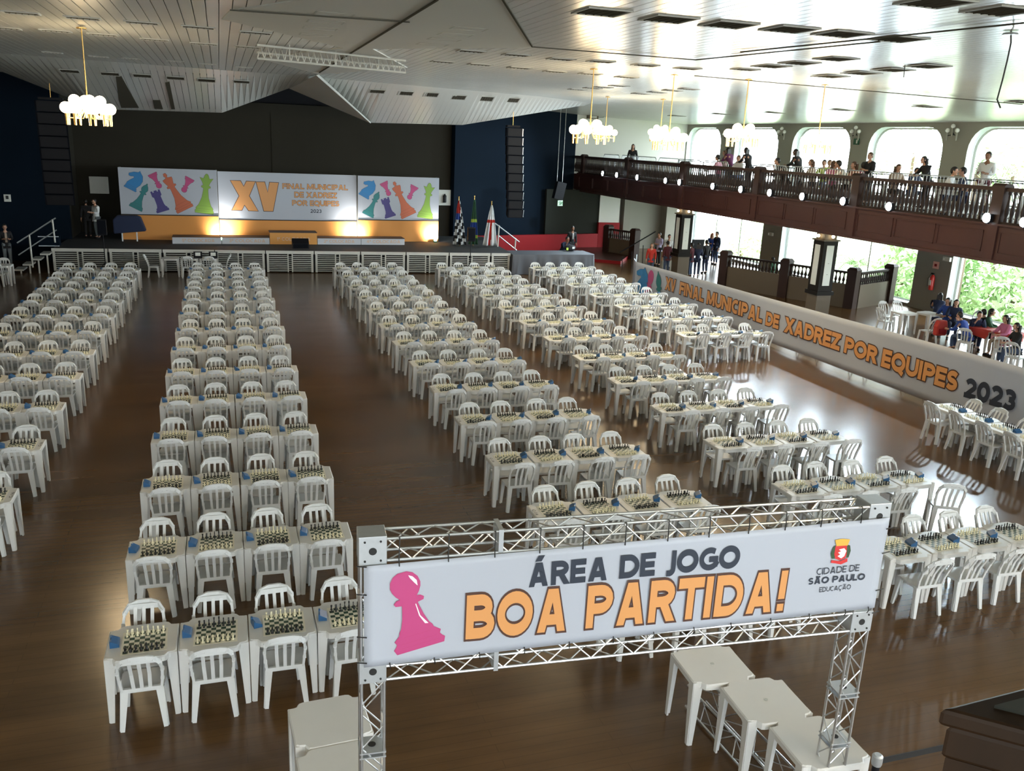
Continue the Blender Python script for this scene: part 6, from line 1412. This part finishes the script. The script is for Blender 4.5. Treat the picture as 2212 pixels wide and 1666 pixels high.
LP = [(2029, 638, -.9, 'sitlean', 'navy', 'navy', 'long', 'girl in navy leaning over the white table, lower right'), (2053, 645, 1.8, 'sit', 'blue', 'navy', 'long', 'girl with long hair in blue facing the camera side'), (2067, 648, 2.4, 'sit', 'navy', 'navy', 'long', 'dark-haired person behind the girl in blue'),
      (2098, 681, .3, 'sitlean', 'blue', 'jeans', 'short', 'child in blue seen from behind at the red table'), (2111, 672, 2.6, 'sitlean', 'navy', 'navy', 'short', 'person in navy at the far side of the red table'), (2135, 668, -2.4, 'sit', 'green', 'black', 'long', 'person in dark green behind the nearer red table'), (2148, 675, .2, 'sitlean', 'black', 'black', 'short', 'person in black bent over the nearer red table'),
      (2181, 683, 1.4, 'sit', 'pink', 'beige', 'long', 'girl in dusty pink at the right of the red tables'), (2206, 700, 1.2, 'sit', 'black', 'jeans', 'long', 'person in black and jeans cut by the right edge')]
for u, v, rz, pose, top, bot, hair, lab in LP:
    h = HH[pose]; person(lab, pfloor(u, v, h), rz, pose, top, bot, hair, 'hair', 'skin', h)
t = thing('red_backpack', 'red bag hanging on a chair back at the lower right tables', 'bag', (22.2, 22.38, .38)); MB().prism([(-.2, 0), (.2, 0), (.22, .3), (.15, .5), (-.15, .5), (-.22, .3)], -.09, .09, lambda x, y, z: (x, z, y)).obj('bag', M['redcarpet'], t, bevel=.03); MB().box((0, -.1, .15), (.26, .04, .16)).obj('front_pocket', M['redpaint'], t)

# ================================================================== OUTSIDE
def leaf_cloud(name, c, R, n, size, m, parent, squash=.8):
    rng = np.random.default_rng(int(abs(c[0] * 31 + c[1] * 17 + n))); d = rng.normal(size=(n, 3)); d /= np.linalg.norm(d, axis=1)[:, None]; r = R * rng.uniform(.35, 1, n) ** .6
    P = d * r[:, None] * np.array([1, 1, squash]); a = rng.normal(size=(n, 3)); a /= np.linalg.norm(a, axis=1)[:, None]; b = np.cross(a, rng.normal(size=(n, 3))); b /= np.linalg.norm(b, axis=1)[:, None]; s = size * rng.uniform(.6, 1.3, n)[:, None]
    V = np.stack([P - a * s, P - b * s * .45, P + a * s, P + b * s * .45], 1).reshape(-1, 3)
    me = bpy.data.meshes.new(name); me.from_pydata(V.tolist(), [], [(4 * i, 4 * i + 1, 4 * i + 2, 4 * i + 3) for i in range(n)]); me.materials.append(m); o = inst(name, me, parent, c); return o
def tree(loc, h, R, m, lab, n=900, size=.22):
    t = thing('garden_tree', lab, 'tree', loc, 0, 'garden trees'); MB().tube([(0, 0, 0), (.1, .1, h * .5), (0, 0, h)], [.22, .16, .08], 8).obj('trunk', M['trunk'], t); 
    for k in range(3): o = leaf_cloud('foliage', (random.uniform(-.6, .6) * R, random.uniform(-.6, .6) * R, h + (k - 1) * R * .5), R, n, size, m, t); o['kind'] = 'stuff'
def bush(u, v, x, R, m, lab, n, size=.2):
    c = PX(u, v, x); g_ = -3.6; tree((c.x, c.y, g_), c.z - g_, R, m, lab, n, size)
bush(2080, 640, 36, 2.0, M['leafA'], 'leafy green tree outside the lower right window, behind the seated group', 900)
bush(2190, 650, 33, 1.6, M['leafB'], 'light green tree outside at the right edge, lower window', 700)
bush(1950, 590, 37, 1.9, M['leafB'], 'light green tree outside just left of the fire extinguisher pillar', 800)
bush(1600, 530, 45, 2.0, M['leafB'], 'pale tree outside behind the standing group', 500)
bush(1975, 330, 42, 2.2, M['leafB'], 'tall pale tree crown outside the fourth balcony window', 220, .16)
bush(2190, 370, 35, 1.2, M['leafB'], 'tree crown outside the rightmost balcony window', 160, .16)
def palm(loc, h, lab, nf=16, L=2.4):
    t = thing('palm_tree', lab, 'palm', loc); MB().tube([(0, 0, 0), (.05, 0, h * .5), (0, 0, h)], [.26, .2, .2], 9).obj('trunk', M['trunk'], t)
    for k in range(nf):
        a = 2 * PI * k / nf + .2; e = .5 + .5 * (k % 3) / 2; pts = [(math.cos(a) * L * f * math.cos(e * (1 - f * .3)), math.sin(a) * L * f * math.cos(e * (1 - f * .3)), h + L * (math.sin(e) * f - .75 * f * f)) for f in np.linspace(0, 1, 7)]
        mb = MB(); mb.tube(pts, .025, 4)
        for i in range(1, 7):
            p = Vector(pts[i]); q = Vector(pts[i - 1]); d = (p - q).normalized(); sd = d.cross(Vector((0, 0, 1))).normalized()
            for j in range(3):
                c = q.lerp(p, j / 3 + .2)
                for s in (-1, 1): tip = c + sd * s * .42 + d * .25 - Vector((0, 0, .18)); mb.add([c, c + d * .07, tip], [(0, 1, 2)])
        mb.obj('frond', M['leafA'], t)
pc_ = PX(1850, 575, 36); palm((pc_.x, pc_.y, -3.6), pc_.z + 3.6, 'palm tree outside the lower window behind the near column')
pc_ = PX(2110, 365, 31); palm((pc_.x, pc_.y, -3.6), pc_.z + 3.6, 'palm outside the rightmost balcony window', 12, 1.8)
print('objects', len(bpy.data.objects))
